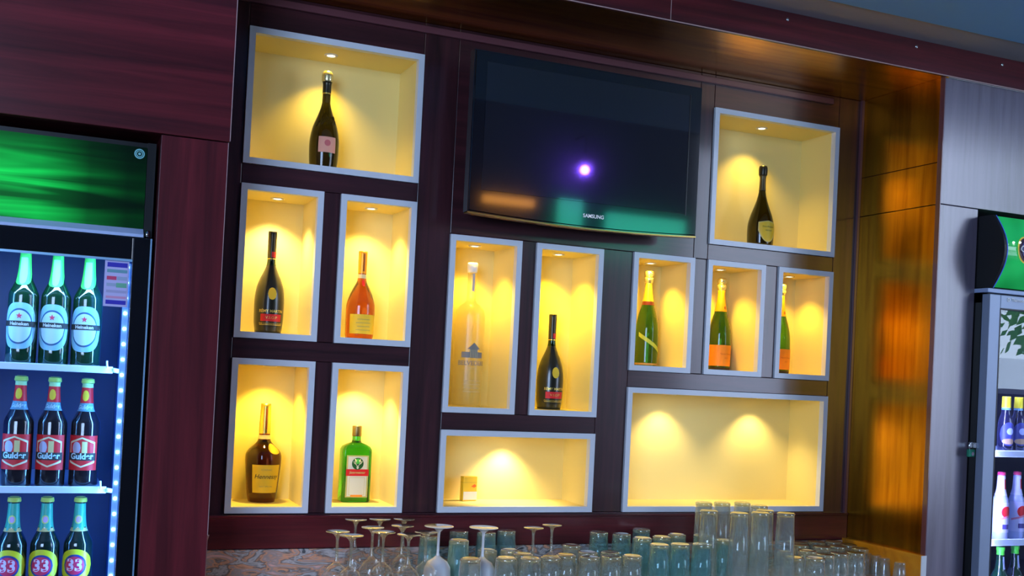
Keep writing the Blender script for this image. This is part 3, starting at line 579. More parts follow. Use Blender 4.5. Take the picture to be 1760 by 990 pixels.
# beer bottles
BEERG = mat('dark_green_beer_glass', (.004, .035, .012), .08, coat=1, coat_ior=1.6); BEERB = mat('dark_brown_beer_glass', (.012, .008, .010), .08, coat=1, coat_ior=1.6)
PBEER = [(0, .94), (.02, 1), (.55, 1), (.60, .96), (.66, .75), (.72, .52), (.80, .42), (.92, .36), (.95, .35), (.955, .40), (1, .40)]
LBLUE = mat('ice_blue_label', (.30, .58, .72), .35); LBLUE2 = mat('silver_blue_label', (.55, .75, .82), .35); DBLUE = mat('deep_blue_ring', (.02, .10, .22), .4)
def cap(t, H, R, m):
    bm = BM(); lathe(bm, [(0, .957 * H), (R * .44, .957 * H), (R * .46, .965 * H), (R * .42, .995 * H), (R * .3, 1.003 * H), (0, 1.003 * H)], 24); return obj('crown_cap', bm, m, t)
def lager(loc_, label):
    H, R = .305, .037; t, rf = bottle('beer_bottle', label, 'bottle', loc_, H, R, PBEER, BEERG, 'green beer bottles on the upper fridge shelf', rz=R_(-12))
    cap(t, H, R, mat('green_cap', (.05, .4, .1), .4))
    patch('neck_label', mat('lime_neck_label', (.06, .60, .08), .4), t, rf, .64 * H, .93 * H, R_(-80), R_(80), .0008, shape=lambda u: ((.665 + .10 * abs(2 * u - 1) ** 2.5) * H, .94 * H))
    patch('neck_label_panel', mat('mint_neck_label', (.25, .75, .55), .4), t, rf, 0, 0, R_(-32), R_(32), .0013, shape=lambda u: ((.675 + .09 * abs(2 * u - 1) ** 2.5) * H, .90 * H))
    lb = patch('oval_label', LBLUE, t, rf, 0, 0, R_(-68), R_(68), .0008, na=24, shape=lambda u: ((.322 - .195 * (1 - abs(2 * u - 1) ** 3) ** .5) * H, (.322 + .195 * (1 - abs(2 * u - 1) ** 3) ** .5) * H))
    patch('oval_ring', DBLUE, t, rf, 0, 0, R_(-52), R_(52), .0013, na=20, shape=oval(.318 * H, .150 * H)); patch('oval_centre', LBLUE2, t, rf, 0, 0, R_(-47), R_(47), .0017, na=20, shape=oval(.318 * H, .135 * H))
    patch('name_band', INK, t, rf, .315 * H, .362 * H, R_(-64), R_(64), .0021); text_round('name_lettering', 'Heineken', .0125, WHITEINK, t, rf, .338 * H, 0, .0026, bold=.0003)
    me_pts = [(math.sin(k * PI / 5) * (.0085 if k % 2 == 0 else .0035), .405 * H + math.cos(k * PI / 5) * (.0085 if k % 2 == 0 else .0035)) for k in range(10)]
    bm = BM(); r = rf(.405 * H) + .0026; bm.faces.new([bm.verts.new((r * math.cos(-PI / 2 + x / r), r * math.sin(-PI / 2 + x / r), z)) for x, z in me_pts]); obj('red_star', bm, mat('red_star_print', (.75, .02, .10), .4), t)
    return t
def red_lager(loc_, label):
    H, R = .283, .0365; t, rf = bottle('beer_bottle', label, 'bottle', loc_, H, R, PBEER, BEERB, 'brown beer bottles on the middle fridge shelf', rz=R_(-12))
    cap(t, H, R, mat('gold_green_cap', (.45, .65, .12), .4))
    patch('neck_label', RED, t, rf, .772 * H, .92 * H, R_(-85), R_(85), .0009); patch('neck_band', mat('pale_green_band', (.45, .75, .35), .4), t, rf, .915 * H, .955 * H, R_(-90), R_(90), .0011)
    patch('neck_emblem', YEL, t, rf, 0, 0, R_(-36), R_(26), .0015, shape=oval(.84 * H, .014))
    patch('neck_lettering_band', mat('steel_blue_band', (.15, .35, .50), .4), t, rf, .695 * H, .770 * H, R_(-75), R_(75), .0011); text_round('neck_lettering', 'Gulder', .015, mat('ice_print', (.55, .8, .9), .4), t, rf, .732 * H, R_(-2), .0018, bold=.0004)
    patch('red_label', RED, t, rf, .155 * H, .475 * H, R_(-64), R_(64), .0009)
    patch('label_hexagon', mat('cream_hexagon', (.82, .74, .45), .5), t, rf, 0, 0, R_(-52), R_(52), .0013, na=20, shape=lambda u: ((.225 - .045 * (1 - abs(2 * u - 1))) * H, (.415 + .045 * (1 - abs(2 * u - 1))) * H))
    patch('label_field', RED, t, rf, 0, 0, R_(-46), R_(46), .0017, na=20, shape=lambda u: ((.24 - .045 * (1 - abs(2 * u - 1))) * H, (.40 + .045 * (1 - abs(2 * u - 1))) * H))
    patch('label_glass', mat('amber_glass_print', (.75, .6, .25), .5), t, rf, .30 * H, .42 * H, R_(0), R_(20), .0021); patch('label_silver', mat('silver_print', (.55, .50, .65), .4), t, rf, 0, 0, R_(-38), R_(-4), .0021, shape=oval(.36 * H, .016))
    patch('name_band', INK, t, rf, .245 * H, .315 * H, R_(-56), R_(56), .0024); text_round('name_lettering', 'Gulder', .021, mat('ice_print'), t, rf, .282 * H, 0, .003, bold=.0007)
    return t
def gold_lager(loc_, label):
    H, R = .293, .0365; t, rf = bottle('beer_bottle', label, 'bottle', loc_, H, R, PBEER, mat('black_green_beer_glass', (.006, .018, .012), .08, coat=1, coat_ior=1.6), 'green-necked beer bottles on the lower fridge shelf', rz=R_(-12))
    cap(t, H, R, mat('yellow_cap', (.55, .55, .08), .4))
    patch('neck_label', mat('teal_neck_label', (.05, .38, .25), .35), t, rf, 0, 0, R_(-88), R_(88), .0009, na=20, shape=lambda u: ((.72 - .02 * math.cos(u * 6 * PI)) * H, .945 * H))
    patch('neck_trim', mat('gold_trim_print', (.65, .5, .2), .4), t, rf, .70 * H, .73 * H, R_(-88), R_(88), .0012)
    patch('neck_roundel', mat('lime_roundel', (.6, .65, .15), .4), t, rf, 0, 0, R_(-34), R_(34), .0014, shape=oval(.805 * H, .011)); patch('neck_roundel_centre', mat('mauve_centre', (.65, .35, .6), .4), t, rf, 0, 0, R_(-20), R_(24), .0018, shape=oval(.805 * H, .008))
    patch('yellow_oval', mat('yellow_oval_print', (.72, .66, .02), .4), t, rf, 0, 0, R_(-72), R_(72), .0009, na=24, shape=oval(.405 * H, .145 * H)); patch('navy_oval', mat('navy_oval_print', (.02, .04, .22), .4), t, rf, 0, 0, R_(-46), R_(46), .0013, na=20, shape=oval(.405 * H, .098 * H))
    patch('crimson_oval', mat('crimson_print', (.70, .02, .10), .4), t, rf, 0, 0, R_(-38), R_(38), .0017, na=20, shape=oval(.405 * H, .080 * H)); text_round('number_lettering', '33', .042, mat('pink_white_print', (.85, .60, .75), .4), t, rf, .405 * H, 0, .0022, bold=.0014)
    return t
YB = -.285
POSN = ('leftmost', 'middle', 'rightmost')
for k, px in enumerate((36, 92, 147)):
    p = at_y(px, 600, YB); lager((p.x, YB, 1.5255), f'green beer bottle with blue oval label, {POSN[k]} of three on the upper fridge shelf')
for k, px in enumerate((29, 87, 144)):
    p = at_y(px, 790, YB); red_lager((p.x, YB, 1.2125), f'dark beer bottle with red label, {POSN[k]} of three on the middle fridge shelf')
for k, px in enumerate((19, 76, 133)):
    p = at_y(px, 960, YB); gold_lager((p.x, YB, .8905), f'beer bottle with yellow oval label, {POSN[k]} of three on the lower fridge shelf')

# ------------------------------------------------------------------ right fridge
GX0, GX1 = 2.534, 3.20; YD2 = -.487
t = thing('drinks_fridge', 'black fridge with bulging green header and grey door frame at the picture edge', 'fridge', (GX0, YF, 0)); ox, oy = GX0, YF
bm = BM()
for a in ((GX0, GX0 + .025, YD2 + .035, .20, .02, 1.955), (GX1 - .025, GX1, YD2 + .035, .20, .02, 1.955), (GX0, GX1, .17, .20, .02, 1.955), (GX0, GX1, YD2 + .035, .20, .02, .30), (GX0, GX1, YD2 + .035, .20, 1.90, 1.955), (GX0, GX1, YF + .02, .20, 1.955, 2.21)): box(bm, *loc(*a), .001)
obj('cabinet', bm, BLACK, t)
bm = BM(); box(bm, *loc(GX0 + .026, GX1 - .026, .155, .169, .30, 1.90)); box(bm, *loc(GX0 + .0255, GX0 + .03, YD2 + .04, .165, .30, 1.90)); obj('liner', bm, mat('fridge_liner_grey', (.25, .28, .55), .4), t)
def bulge(n=14, in_=0):
    return [(-.455 - (.088 - in_) * math.sin(PI * (.14 + .72 * k / n)) ** 1.2 + .0 - YF + .0, 1.952 + in_ + (.258 - 2 * in_) * k / n) for k in range(n + 1)]
bm = BM(); prism(bm, [(.03, 1.952)] + bulge() + [(.03, 2.21)], 0, .012, 'yz'); ck = obj('header_cheek', bm, mat('matt_black_side', (.008, .008, .009), .5), t)
bm = BM(); B_ = bulge()
for (a0, b0), (a1, b1) in zip(B_, B_[1:]):
    bm.faces.new([bm.verts.new(p) for p in ((.0125, a0 - .002, b0), (.0145, a0 - .002, b0), (.0145, a1 - .002, b1), (.0125, a1 - .002, b1))])
    bm.faces.new([bm.verts.new(p) for p in ((.0125, a0 - .002, b0), (.0125, a1 - .002, b1), (.0125, a1 + .004, b1), (.0125, a0 + .004, b0))])
bmesh.ops.remove_doubles(bm, verts=bm.verts, dist=1e-6); obj('header_rim', bm, mat('glowing_blue_rim', (.08, .18, .7), .3, emit=(.03, .08, .5), estr=.5), t)  # edge trim given a faint blue glow, not a lamp
GRNSIGN = mat('green_lit_sign', (.01, .25, .06), .15, coat=1); N, L, b = nodes(GRNSIGN)
tc = N.new('ShaderNodeTexCoord'); nz = N.new('ShaderNodeTexNoise'); nz.inputs['Scale'].default_value = 7; nz.inputs['Detail'].default_value = 1; L.new(tc.outputs['Object'], nz.inputs['Vector'])
rr = ramp(N, [(.35, (.0, .16, .02)), (.65, (.01, .42, .10))]); L.new(nz.outputs['Fac'], rr.inputs[0]); L.new(rr.outputs[0], b.inputs['Emission Color']); b.inputs['Emission Strength'].default_value = .8
bm = BM(); B_ = bulge(14, .003)
rows = [[bm.verts.new((x, a, b_)) for a, b_ in B_] for x in (.0125, GX1 - GX0 - .0125)]
for k in range(len(B_) - 1): f = bm.faces.new((rows[0][k], rows[1][k], rows[1][k + 1], rows[0][k + 1])); f.smooth = True
hs = obj('header_sign', bm, GRNSIGN, t)
lc = at_y(1768, 430, -.545)
def bulge_y(z): 
    u = (z - 1.955) / .252; return -.455 - .085 * math.sin(PI * (.14 + .72 * min(max(u, 0), 1))) ** 1.2 - YF
def disc_bulge(name, cx, cz, r, off, m, parent, r0=0):
    bm = BM(); seg = 32
    a = [bm.verts.new((cx + r * math.cos(2 * PI * k / seg), bulge_y(cz + r * math.sin(2 * PI * k / seg)) - off, cz + r * math.sin(2 * PI * k / seg))) for k in range(seg)]
    c = bm.verts.new((cx, bulge_y(cz) - off - .001, cz))
    for k in range(seg): bm.faces.new((a[k], a[(k + 1) % seg], c))
    return obj(name, bm, m, parent)
cx_, cz_ = lc.x - ox, lc.z
disc_bulge('logo_ring', cx_, cz_, .049, .003, mat('logo_gold_ring', (.75, .55, .08), .4, emit=(.6, .45, .05), estr=.3), hs)
disc_bulge('logo_disc', cx_, cz_, .044, .005, mat('logo_dark_disc', (.06, .02, .05), .4), hs)
disc_bulge('logo_blue', cx_, cz_, .034, .007, mat('logo_blue_disc', (.05, .06, .22), .4), hs)
text_flat('logo_lettering', 'Gulder', .030, WHITEINK, hs, (cx_, bulge_y(cz_) - .011, cz_), bold=.0008)
# header lamps shining on the sign
for px, py in ((1742, 417), (1753, 417)):
    p = at_y(px, py, -.55); bm = BM(); lathe(bm, [(0, .004), (.003, .003), (.004, 0), (.003, -.003), (0, -.004)], 12, p.x - ox, p.y - oy, p.z); obj('sign_lamp', bm, mat('sign_lamp_lit', (1, 1, 1), .4, emit=(.7, 1, .8), estr=4), hs)
bm = BM(); box(bm, *loc(GX0 - .004, GX1, YD2 + .006, YF + .03, 1.936, 1.951), .002); obj('header_shelf_strip', bm, mat('blue_white_ledge'), t)
bm = BM()
SW = .052
for a in ((GX0, GX0 + SW, YD2, YD2 + .034, .30, 1.930), (GX1 - SW, GX1, YD2, YD2 + .034, .30, 1.930), (GX0 + SW, GX1 - SW, YD2, YD2 + .034, 1.882, 1.930), (GX0 + SW, GX1 - SW, YD2, YD2 + .034, .30, .36)): box(bm, *loc(*a), .002)
dr = obj('door', bm, GREYMETAL, t)
bm = BM(); box(bm, *loc(GX0 + SW - .002, GX0 + SW + .003, YD2 - .001, YD2 + .01, .36, 1.882)); box(bm, *loc(GX0 + SW, GX1 - SW, YD2 - .001, YD2 + .01, 1.879, 1.883)); obj('door_gasket', bm, BLACK, dr)
bm = BM(); box(bm, *loc(GX0 + SW, GX1 - SW, YD2 + .010, YD2 + .014, .36, 1.882)); obj('door_pane', bm, thin_glass('door_glass_reflective', (.95, .97, 1), 1.6, 0), dr)
p0 = at_y(1733, 514, YD2)
text_flat('door_lettering', 'Thermocool', .0165, WHITEINK, dr, (p0.x - ox + .014, YD2 - oy - .0012, p0.z - .003), align='LEFT', bold=.0004)
bm = BM(); disc_xz(bm, p0.x - ox + .001, p0.z - .003, .007, YD2 - oy - .0012, 20, .0035); obj('door_roundel', bm, WHITEINK, dr)
for z, py in ((1.366, 0), (1.045, 0)):
    bm = BM(); box(bm, *loc(GX0 + .055, GX1 - .055, -.425, .15, z - .004, z)); s = obj('shelf', bm, mat('shelf_glass_plate'), t)
    bm = BM(); box(bm, *loc(GX0 + .05, GX1 - .05, -.436, -.4255, z - .014, z + .010, .0), .002); obj('price_rail', bm, SHELF, s)
bm = BM(); box(bm, *loc(GX0 + .062, GX0 + .074, YD2 + .036, YD2 + .042, .40, 1.87)); sl = obj('led_strip', bm, mat('violet_led_channel', (.1, .08, .5), .4, emit=(.08, .05, .65), estr=.8), t)
LEDV = mat('violet_led', (1, 1, 1), .4, emit=(.25, .22, 1), estr=5)
for k in range(30):
    bm = BM(); lathe(bm, [(0, .0035), (.003, .0035), (.004, 0), (.003, -.0035), (0, -.0035)], 10, .068, YD2 + .0345 - oy, 1.42 - .022 * k); obj('led', bm, LEDV, sl)
bm = BM(); box(bm, *loc(GX0 - .006, GX0, -.462, -.425, 1.383, 1.402), .001); obj('hasp', bm, STEEL, t)
area('cooler_led_light', (GX0 + .082, YD2 + .046, 1.15), 1.4, .012, 12, (.32, .36, 1), (0, R_(-90), R_(8)))
area('cooler_fill_light', (GX0 + .33, YD2 + .05, 1.87), .5, .012, 6, (.45, .50, 1), (R_(20), 0, 0))  # added fill for the dark interior

t = thing('padlock', 'green padlock hanging on the side of the right fridge', 'padlock', (2.519, -.446, 1.351), R_(8))
bm = BM(); box(bm, -.018, .018, -.006, .006, 0, .027, .003); obj('lock_body', bm, mat('green_lock_body', (.02, .30, .16), .35, coat=.5), t)
bm = BM(); tube(bm, [(-.011, 0, .024), (-.011, 0, .040)] + [(-.011 * math.cos(PI * k / 8), 0, .040 + .011 * math.sin(PI * k / 8)) for k in range(1, 8)] + [(.011, 0, .040), (.011, 0, .030)], .0032, 10); obj('shackle', bm, CHROME, t)
bm = BM(); disc_xz(bm, .002, .011, .007, -.0066, 18); obj('lock_badge', bm, mat('pink_badge', (.75, .5, .6), .5), t)

def slim(name, label, loc_, H, R, prof, glass, grp): return bottle(name, label, 'bottle', loc_, H, R, prof, glass, grp, rz=R_(-18))
PM = [(0, .92), (.03, 1), (.50, 1), (.60, .86), (.70, .62), (.78, .56), (.95, .52), (1, .5)]
for k, px in enumerate((1727, 1748)):
    y = -.385 if k == 0 else -.365; p = at_y(px, 760, y); H, R = .205, .0265
    t, rf = slim('malt_bottle', ('dark bottle with yellow cap nearer the fridge door frame', 'dark bottle with yellow cap further from the fridge door frame')[k], (p.x, y, 1.3662), H, R, PM, mat('black_blue_glass', (.010, .010, .03), .08, coat=1), 'yellow-capped bottles in the right fridge')
    sleeve('cap', mat('yellow_plastic_cap', (.80, .70, .02), .4), t, rf, .80 * H, H, .0016); patch('cap_ring', mat('steel_blue_band'), t, rf, .76 * H, .80 * H, R_(-178), R_(178), .001, na=30)
    patch('oval_label', mat('dark_blue_label', (.05, .06, .28), .4), t, rf, 0, 0, R_(-70), R_(70), .0009, na=20, shape=oval(.33 * H, .21 * H)); patch('label_scroll', mat('bronze_print', (.55, .35, .18), .4), t, rf, 0, 0, R_(-52), R_(52), .0013, na=18, shape=oval(.20 * H, .05 * H)); patch('label_star', mat('pale_blue_print', (.45, .55, .85), .4), t, rf, 0, 0, R_(-20), R_(38), .0013, shape=oval(.38 * H, .06 * H))
PS = [(0, .92), (.03, 1), (.52, 1), (.60, .92), (.68, .66), (.76, .52), (.95, .44), (1, .44)]
for k, px in enumerate((1718, 1745)):
    y = -.385 if k == 0 else -.365; p = at_y(px, 900, y); H, R = .248, .029
    t, rf = slim('alcopop_bottle', ('white-labelled clear bottle nearer the fridge door frame', 'white-labelled clear bottle further from the fridge door frame')[k], (p.x, y, 1.0452), H, R, PS, mat('milky_glass', (.50, .56, .82), .15, coat=1), 'white-labelled bottles in the right fridge')
    bm = BM(); lathe(bm, [(0, .955 * H), (R * .48, .955 * H), (R * .5, .965 * H), (R * .46, 1.0 * H), (0, 1.005 * H)], 24); obj('crown_cap', bm, mat('crimson_cap', (.60, .03, .10), .4), t)
    sleeve('neck_wrap', mat('silver_wrap', (.70, .72, .85), .4), t, rf, .66 * H, .945 * H, .0008); patch('neck_stripe', RED, t, rf, .75 * H, .90 * H, R_(18), R_(48), .0013)
    patch('paper_label', mat('pale_lilac_label', (.62, .62, .85), .5), t, rf, .12 * H, .56 * H, R_(-75), R_(75), .0008); patch('red_disc', RED, t, rf, 0, 0, R_(-22), R_(60), .0012, na=18, shape=oval(.42 * H, .085 * H)); patch('lower_stamp', mat('navy_stamp', (.08, .06, .25), .5), t, rf, .17 * H, .24 * H, R_(-12), R_(44), .0012)
    patch('pink_stripe', mat('pink_stripe_print', (.75, .25, .35), .5), t, rf, .32 * H, .35 * H, R_(-60), R_(60), .0014, slope=.02)
for k, px in enumerate((1719, 1744)):
    y = -.385 if k == 0 else -.365; p = at_y(px, 960, y); H, R = .285, .034
    t, rf = slim('beer_bottle', ('green-capped bottle nearer the fridge door frame', 'green-capped bottle further from the fridge door frame')[k], (p.x, y, .7335), H, R, PBEER, BEERG, 'green-capped bottles in the right fridge')
    sleeve('cap', mat('bright_green_cap', (.10, .75, .05), .4), t, rf, .90 * H, H, .0012); patch('neck_label', mat('pale_blue_print'), t, rf, .72 * H, .88 * H, R_(10), R_(60), .001)
bm = BM(); box(bm, *loc(GX0 + .055, GX1 - .055, -.425, .15, .729, .733)); obj('shelf', bm, mat('shelf_glass_plate'), D.objects['drinks_fridge.001'])

# ------------------------------------------------------------------ glassware on the counter
def cut(prof, th=.0016):                                # outline of an upturned glass wall, outside then inside
    return prof + [(max(r - th, .001), z) for r, z in reversed(prof)]
def wine_proto(H, rb, rfoot, m, flare=.35, stem=.0042, solid=False):
    t = D.objects.new('wine_glass', None); C.objects.link(t)
    hb = H * .52                                        # rim on the counter, bowl above it, foot on top
    bowl = [(rb * .80, 0), (rb * .92, hb * .25), (rb, hb * .5), (rb * .94, hb * .72), (rb * .70, hb * .90), (rb * .34, hb * .985), (stem * 1.5, hb * 1.06)]
    bm = BM(); lathe(bm, bowl + [(0, hb * 1.06)], 28)
    if not solid: bm.free(); bm = BM(); lathe(bm, [(rb * .78, 0)] + bowl, 28)
    obj('bowl', bm, m, t)
    bm = BM(); lathe(bm, [(stem * 1.5, hb * 1.05), (stem, hb * 1.15), (stem * .95, H * .86), (stem * 1.25, H * .91), (rfoot * flare, H * .955), (rfoot * .65, H * .98), (rfoot, H * .988), (rfoot * 1.01, H * .994), (rfoot * .97, H), (0, H * .996)], 32)
    obj('stem_and_foot', bm, m if solid else STEMGL, t)
    return t
STEMGL = thin_glass('stem_foot_glass', (.80, .82, .76), 2.2, .10, 1.55, haze=.22, hcol=(.80, .76, .60))
def tumbler_proto(name, H, rtop, rbase, m):             # upturned: rim below, thick base on top
    t = D.objects.new(name, None); C.objects.link(t)
    bm = BM(); lathe(bm, [(rtop, 0), (rtop + .0005, .002), (rbase + (rtop - rbase) * .5, H * .5), (rbase, H - .012), (rbase, H - .003)], 28)
    lathe(bm, [(rtop - .002, 0), (rbase + (rtop - rbase) * .5 - .002, H * .5), (rbase - .002, H - .014), (0, H - .014)], 28); obj('wall', bm, m, t)
    bm = BM(); lathe(bm, [(0, H - .0125), (rbase - .0022, H - .0125), (rbase + .0002, H - .010), (rbase + .0002, H - .003), (rbase - .003, H), (rbase - .006, H - .0012), (0, H - .0022)], 28); obj('base', bm, BASEGL, t)
    return t
BASEGL = thin_glass('thick_glass_base', (.86, .88, .80), 2.6, .08, 1.5, haze=.20, hcol=(.95, .92, .72))  # warm niche light on the upturned bases put into the haze colour
WHITEGL = mat('opaque_white_glass', (.86, .84, .84), .12, coat=1)
PROTO = dict(wine=wine_proto(.190, .037, .034, WINEGL), goblet=wine_proto(.198, .042, .044, WHITEGL, solid=True), flute=wine_proto(.190, .026, .031, WINEGL, .25),
             high=tumbler_proto('highball_glass', .150, .036, .031, TUMBLER_T), tumb=tumbler_proto('tumbler', .118, .035, .031, TUMBLER), tall=tumbler_proto('tall_beer_glass', .250, .036, .029, TUMBLER),
             low=tumbler_proto('low_tumbler', .096, .036, .032, TUMBLER), shot=tumbler_proto('shot_glass', .072, .024, .019, TUMBLER))
HT = dict(wine=.190, goblet=.198, flute=.190, high=.150, tumb=.118, tall=.250, low=.096, shot=.072); RAD = dict(wine=.038, goblet=.045, flute=.032, high=.0365, tumb=.0355, tall=.0365, low=.0365, shot=.025)
CATN = dict(wine='wine glass', goblet='goblet', flute='wine glass', high='glass', tumb='glass', tall='glass', low='glass', shot='shot glass')
SEEN = dict(
    wine=[(581, 913), (604, 921), (622, 892), (646, 889), (641, 906), (662, 914), (692, 890), (692, 903), (707, 917), (730, 914)],
    goblet=[(757, 904), (826, 904)], flute=[(908, 907), (949, 902)],
    high=[(789, 911), (793, 929), (836, 914), (871, 906), (738, 920), (1031, 914), (1067, 917), (1103, 901), (1137, 922), (1163, 918), (1104, 924), (1137, 938), (1165, 938), (1207, 919), (1207, 937), (1236, 929)],
    tumb=[(873, 945), (845, 946), (905, 952), (939, 957), (982, 936), (985, 954), (1012, 948), (1050, 950), (1012, 970), (1048, 968), (1072, 970), (912, 973), (873, 974), (808, 965)],
    tall=[(1211, 863), (1240, 863), (1276, 863), (1305, 868), (1229, 877), (1267, 885), (1310, 887), (1345, 888), (1332, 879)],
    low=[(1372, 928), (1403, 927), (1433, 927), (1384, 936), (1408, 938), (1437, 938), (1462, 937), (1350, 948), (1393, 947), (1413, 951), (1443, 950), (1365, 960), (1395, 961), (1470, 949), (1484, 941)],
    shot=[(1500, 950), (1516, 957), (1547, 966), (1528, 954)])
pts = []
for kd, lst in SEEN.items():
    for px, py in lst:
        p = at_z(px, py, ZCT + HT[kd]); y = min(max(p.y, -.385), -.065); q = at_y(px, py, y); pts.append([q.x, y, kd])
for it in range(400):                                   # ease neighbours apart so that no two glasses share a place
    moved = False
    for i in range(len(pts)):
        for j in range(i):
            a, b_ = pts[i], pts[j]; dx, dy = a[0] - b_[0], a[1] - b_[1]; d = math.hypot(dx, dy) or 1e-6; need = RAD[a[2]] + RAD[b_[2]] + .003
            if d < need:
                s = (need - d) / 2 * 1.02; ux, uy = (dx / d, dy / d) if d > 1e-5 else (1, 0)
                a[0] += ux * s; a[1] += uy * s; b_[0] -= ux * s; b_[1] -= uy * s; moved = True
    for a in pts:
        a[1] = min(max(a[1], YF - .02 + RAD[a[2]]), -.026 - RAD[a[2]]); a[0] = min(max(a[0], XL + .06), XR - .026 - RAD[a[2]])
    if not moved: break
ORD = ('first', 'second', 'third', 'fourth', 'fifth', 'sixth', 'seventh', 'eighth', 'ninth', 'tenth', 'eleventh', 'twelfth', 'thirteenth', 'fourteenth', 'fifteenth', 'sixteenth', 'seventeenth')
DESC = dict(wine='clear upside-down wine glass by the granite strip', goblet='opaque white upside-down goblet', flute='clear upside-down stem glass with yellowish foot',
            high='teal-tinted upside-down highball glass', tumb='clear upside-down tumbler in the middle of the counter', tall='tall clear upside-down glass in front of the empty niche',
            low='low clear upside-down glass beside the tall ones', shot='tiny clear glass beside the amber upstand')
GRP = dict(wine='upturned wine glasses', goblet='white goblets', flute='stem glasses among the tumblers', high='upturned highball glasses', tumb='upturned tumblers', tall='tall upturned glasses', low='low upturned glasses', shot='tiny glasses')
used = set()
for kd in SEEN:
    mine = sorted([p for p in pts if p[2] == kd], key=lambda p: (p[0] - CAM.x) / (p[1] - CAM.y)); n = len(mine)
    for k, (x, y, _) in enumerate(mine):
        row = f'{ORD[k]} of {n} from the left' if n > 2 else ('left one of the pair' if k == 0 else 'right one of the pair')
        lb = f'{DESC[kd]}, {row}'
        if kd not in used:
            o = PROTO[kd]; o.location = (x, y, ZCT); o.empty_display_size = .03; used.add(kd); tag(o, lb, CATN[kd], GRP[kd])
        else: dup(PROTO[kd], (x, y, ZCT), lb, random.Random(k).uniform(0, 6))
PROTO['goblet'].name = 'goblet'

# ------------------------------------------------------------------ the room around the bar
ZBC, YBC, ZHC = 2.79, -1.45, 4.7
bm = BM(); box(bm, -4.2, 9.2, -.60, YF - .016, ZBC, ZBC + .03); struct('ceiling_shade_strip', bm, CEILG)
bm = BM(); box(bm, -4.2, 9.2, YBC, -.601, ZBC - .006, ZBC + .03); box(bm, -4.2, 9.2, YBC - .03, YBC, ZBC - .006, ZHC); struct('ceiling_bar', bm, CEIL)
bm = BM(); box(bm, -4.2, 9.2, -5.6, YBC, ZHC, ZHC + .05); struct('ceiling', bm, mat('hall_ceiling_paint', (.30, .30, .34), .7))
bm = BM(); box(bm, -4.2, 9.2, -5.6, .34, -.05, 0); struct('floor', bm, FLOORM)
bm = BM()
box(bm, -1.6, 5.0, -5.6, -5.5, 0, ZHC); box(bm, -4.2, -4.1, -5.6, -5.5, 0, ZHC); box(bm, -4.1, -1.6, -5.6, -5.5, 0, .9); box(bm, -4.1, -1.6, -5.6, -5.5, 3.3, ZHC); box(bm, 5.0, 7.7, -5.6, -5.5, 0, .7); box(bm, 7.7, 9.2, -5.6, -5.5, 0, 1.62); box(bm, 5.0, 9.2, -5.6, -5.5, 4.4, ZHC); box(bm, 7.55, 7.7, -5.6, -5.5, .7, 4.4); box(bm, 9.0, 9.2, -5.6, -5.5, .7, 4.4); struct('wall_front', bm, PAINT_W)
bm = BM(); box(bm, -4.25, -4.2, -5.6, .34, 0, ZHC); struct('wall_far_left', bm, PAINT_W)
bm = BM(); box(bm, -4.1, -1.6, -5.56, -5.52, .9, .96); box(bm, -4.1, -1.6, -5.56, -5.52, 3.24, 3.3); box(bm, -4.1, -4.04, -5.56, -5.52, .96, 3.24); box(bm, -1.66, -1.6, -5.56, -5.52, .96, 3.24); struct('fill_window', bm, FRAME)  # invented opening, added to hold the blue fill light
bm = BM(); box(bm, 9.2, 9.25, -5.6, .34, 0, ZHC); struct('wall_far_right', bm, PAINT_W)
bm = BM(); box(bm, 5.0, 7.55, -5.56, -5.52, .7, .76); box(bm, 5.0, 7.55, -5.56, -5.52, 4.34, 4.4); box(bm, 5.0, 5.06, -5.56, -5.52, .76, 4.34); box(bm, 7.49, 7.55, -5.56, -5.52, .76, 4.34); box(bm, 6.25, 6.31, -5.56, -5.52, .76, 4.34); struct('window_1', bm, FRAME)
bm = BM(); box(bm, 7.7, 9.0, -5.56, -5.52, 1.62, 1.67); box(bm, 7.7, 9.0, -5.56, -5.52, 4.34, 4.4); box(bm, 7.7, 7.75, -5.56, -5.52, 1.67, 4.34); box(bm, 8.95, 9.0, -5.56, -5.52, 1.67, 4.34); struct('window_2', bm, FRAME)
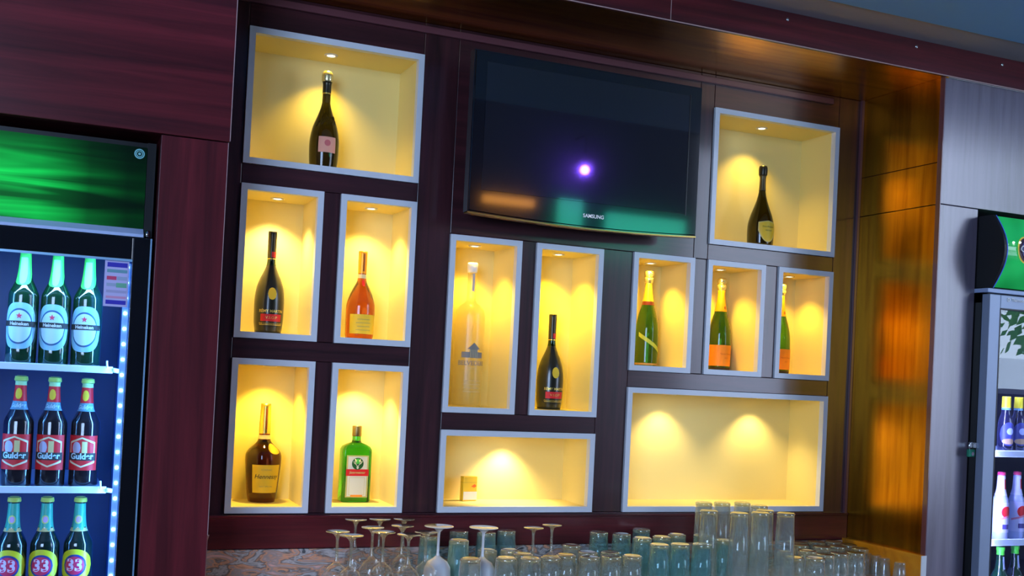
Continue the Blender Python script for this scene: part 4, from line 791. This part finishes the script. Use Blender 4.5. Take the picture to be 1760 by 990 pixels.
# outside the second window: a pale wall with shrubs above it, seen mirrored in the right fridge door
bm = BM(); box(bm, 5, 20, -11.2, -11, -.05, 2.25); box(bm, 5, 20, -11, -5.7, -.08, -.05); struct('wall_yard', bm, mat('yard_paint', (.8, .82, .85), .7))
rnd = random.Random(3)
bm = BM()
for k in range(1100):
    c = Vector((rnd.uniform(10, 18.5), rnd.uniform(-12.8, -11.4), rnd.uniform(1.9, 4.6))); s = rnd.uniform(.08, .2); d = Vector((rnd.uniform(-1, 1), rnd.uniform(-.3, 1), rnd.uniform(-.6, .6))).normalized(); u = d.orthogonal().normalized(); v = d.cross(u)
    bm.faces.new([bm.verts.new(c + u * s * a + v * s * .5 * b_) for a, b_ in ((-1, 0), (0, 1), (1, 0), (0, -1))])
sh = obj('yard_foliage', bm, mat('leaf_green', (.05, .22, .04), .6)); sh['kind'] = 'structure'
# lamps of the hall that show mirrored in the dark screen
bm = BM(); lathe(bm, [(0, -.04), (.028, -.028), (.04, 0), (.028, .028), (0, .04)], 24); tube(bm, [(0, 0, .035), (0, 0, .30), (0, -.20, .30)], .006, mi=1)
o = struct('ceiling_lamp', bm, [mat('violet_lamp_lit', (1, 1, 1), .4, emit=(.20, .07, 1), estr=200), BLACK]); o.location = (3.66, -5.30, 3.35)
bm = BM(); box(bm, 2.79, 3.25, -5.45, -5.40, 3.00, 3.06); o = struct('trim_cove_amber', bm, mat('amber_cove_light', (1, 1, 1), .4, emit=(1, .38, .03), estr=8))
bm = BM(); box(bm, 3.49, 3.71, -5.45, -5.40, 2.80, 3.10); box(bm, 3.96, 4.75, -5.45, -5.40, 2.70, 3.03); o = struct('trim_cove_green', bm, mat('green_cove_light', (1, 1, 1), .4, emit=(.02, .75, .45), estr=4.8))

# daylight, with an added blue fill at the left
area('window_daylight', (6.27, -5.50, 2.55), 2.42, 3.5, 108, (.62, .68, 1.0), (R_(90), 0, 0))
area('side_fill_light', (-2.85, -5.50, 2.1), 2.36, 2.26, 175, (.40, .60, 1.0), (R_(90), 0, 0))  # main blue fill, added out of view at the left
wd = D.worlds.new('sky'); sc.world = wd; wd.use_nodes = True
bg = wd.node_tree.nodes['Background']; bg.inputs['Color'].default_value = (.62, .78, 1, 1); bg.inputs['Strength'].default_value = 4.5
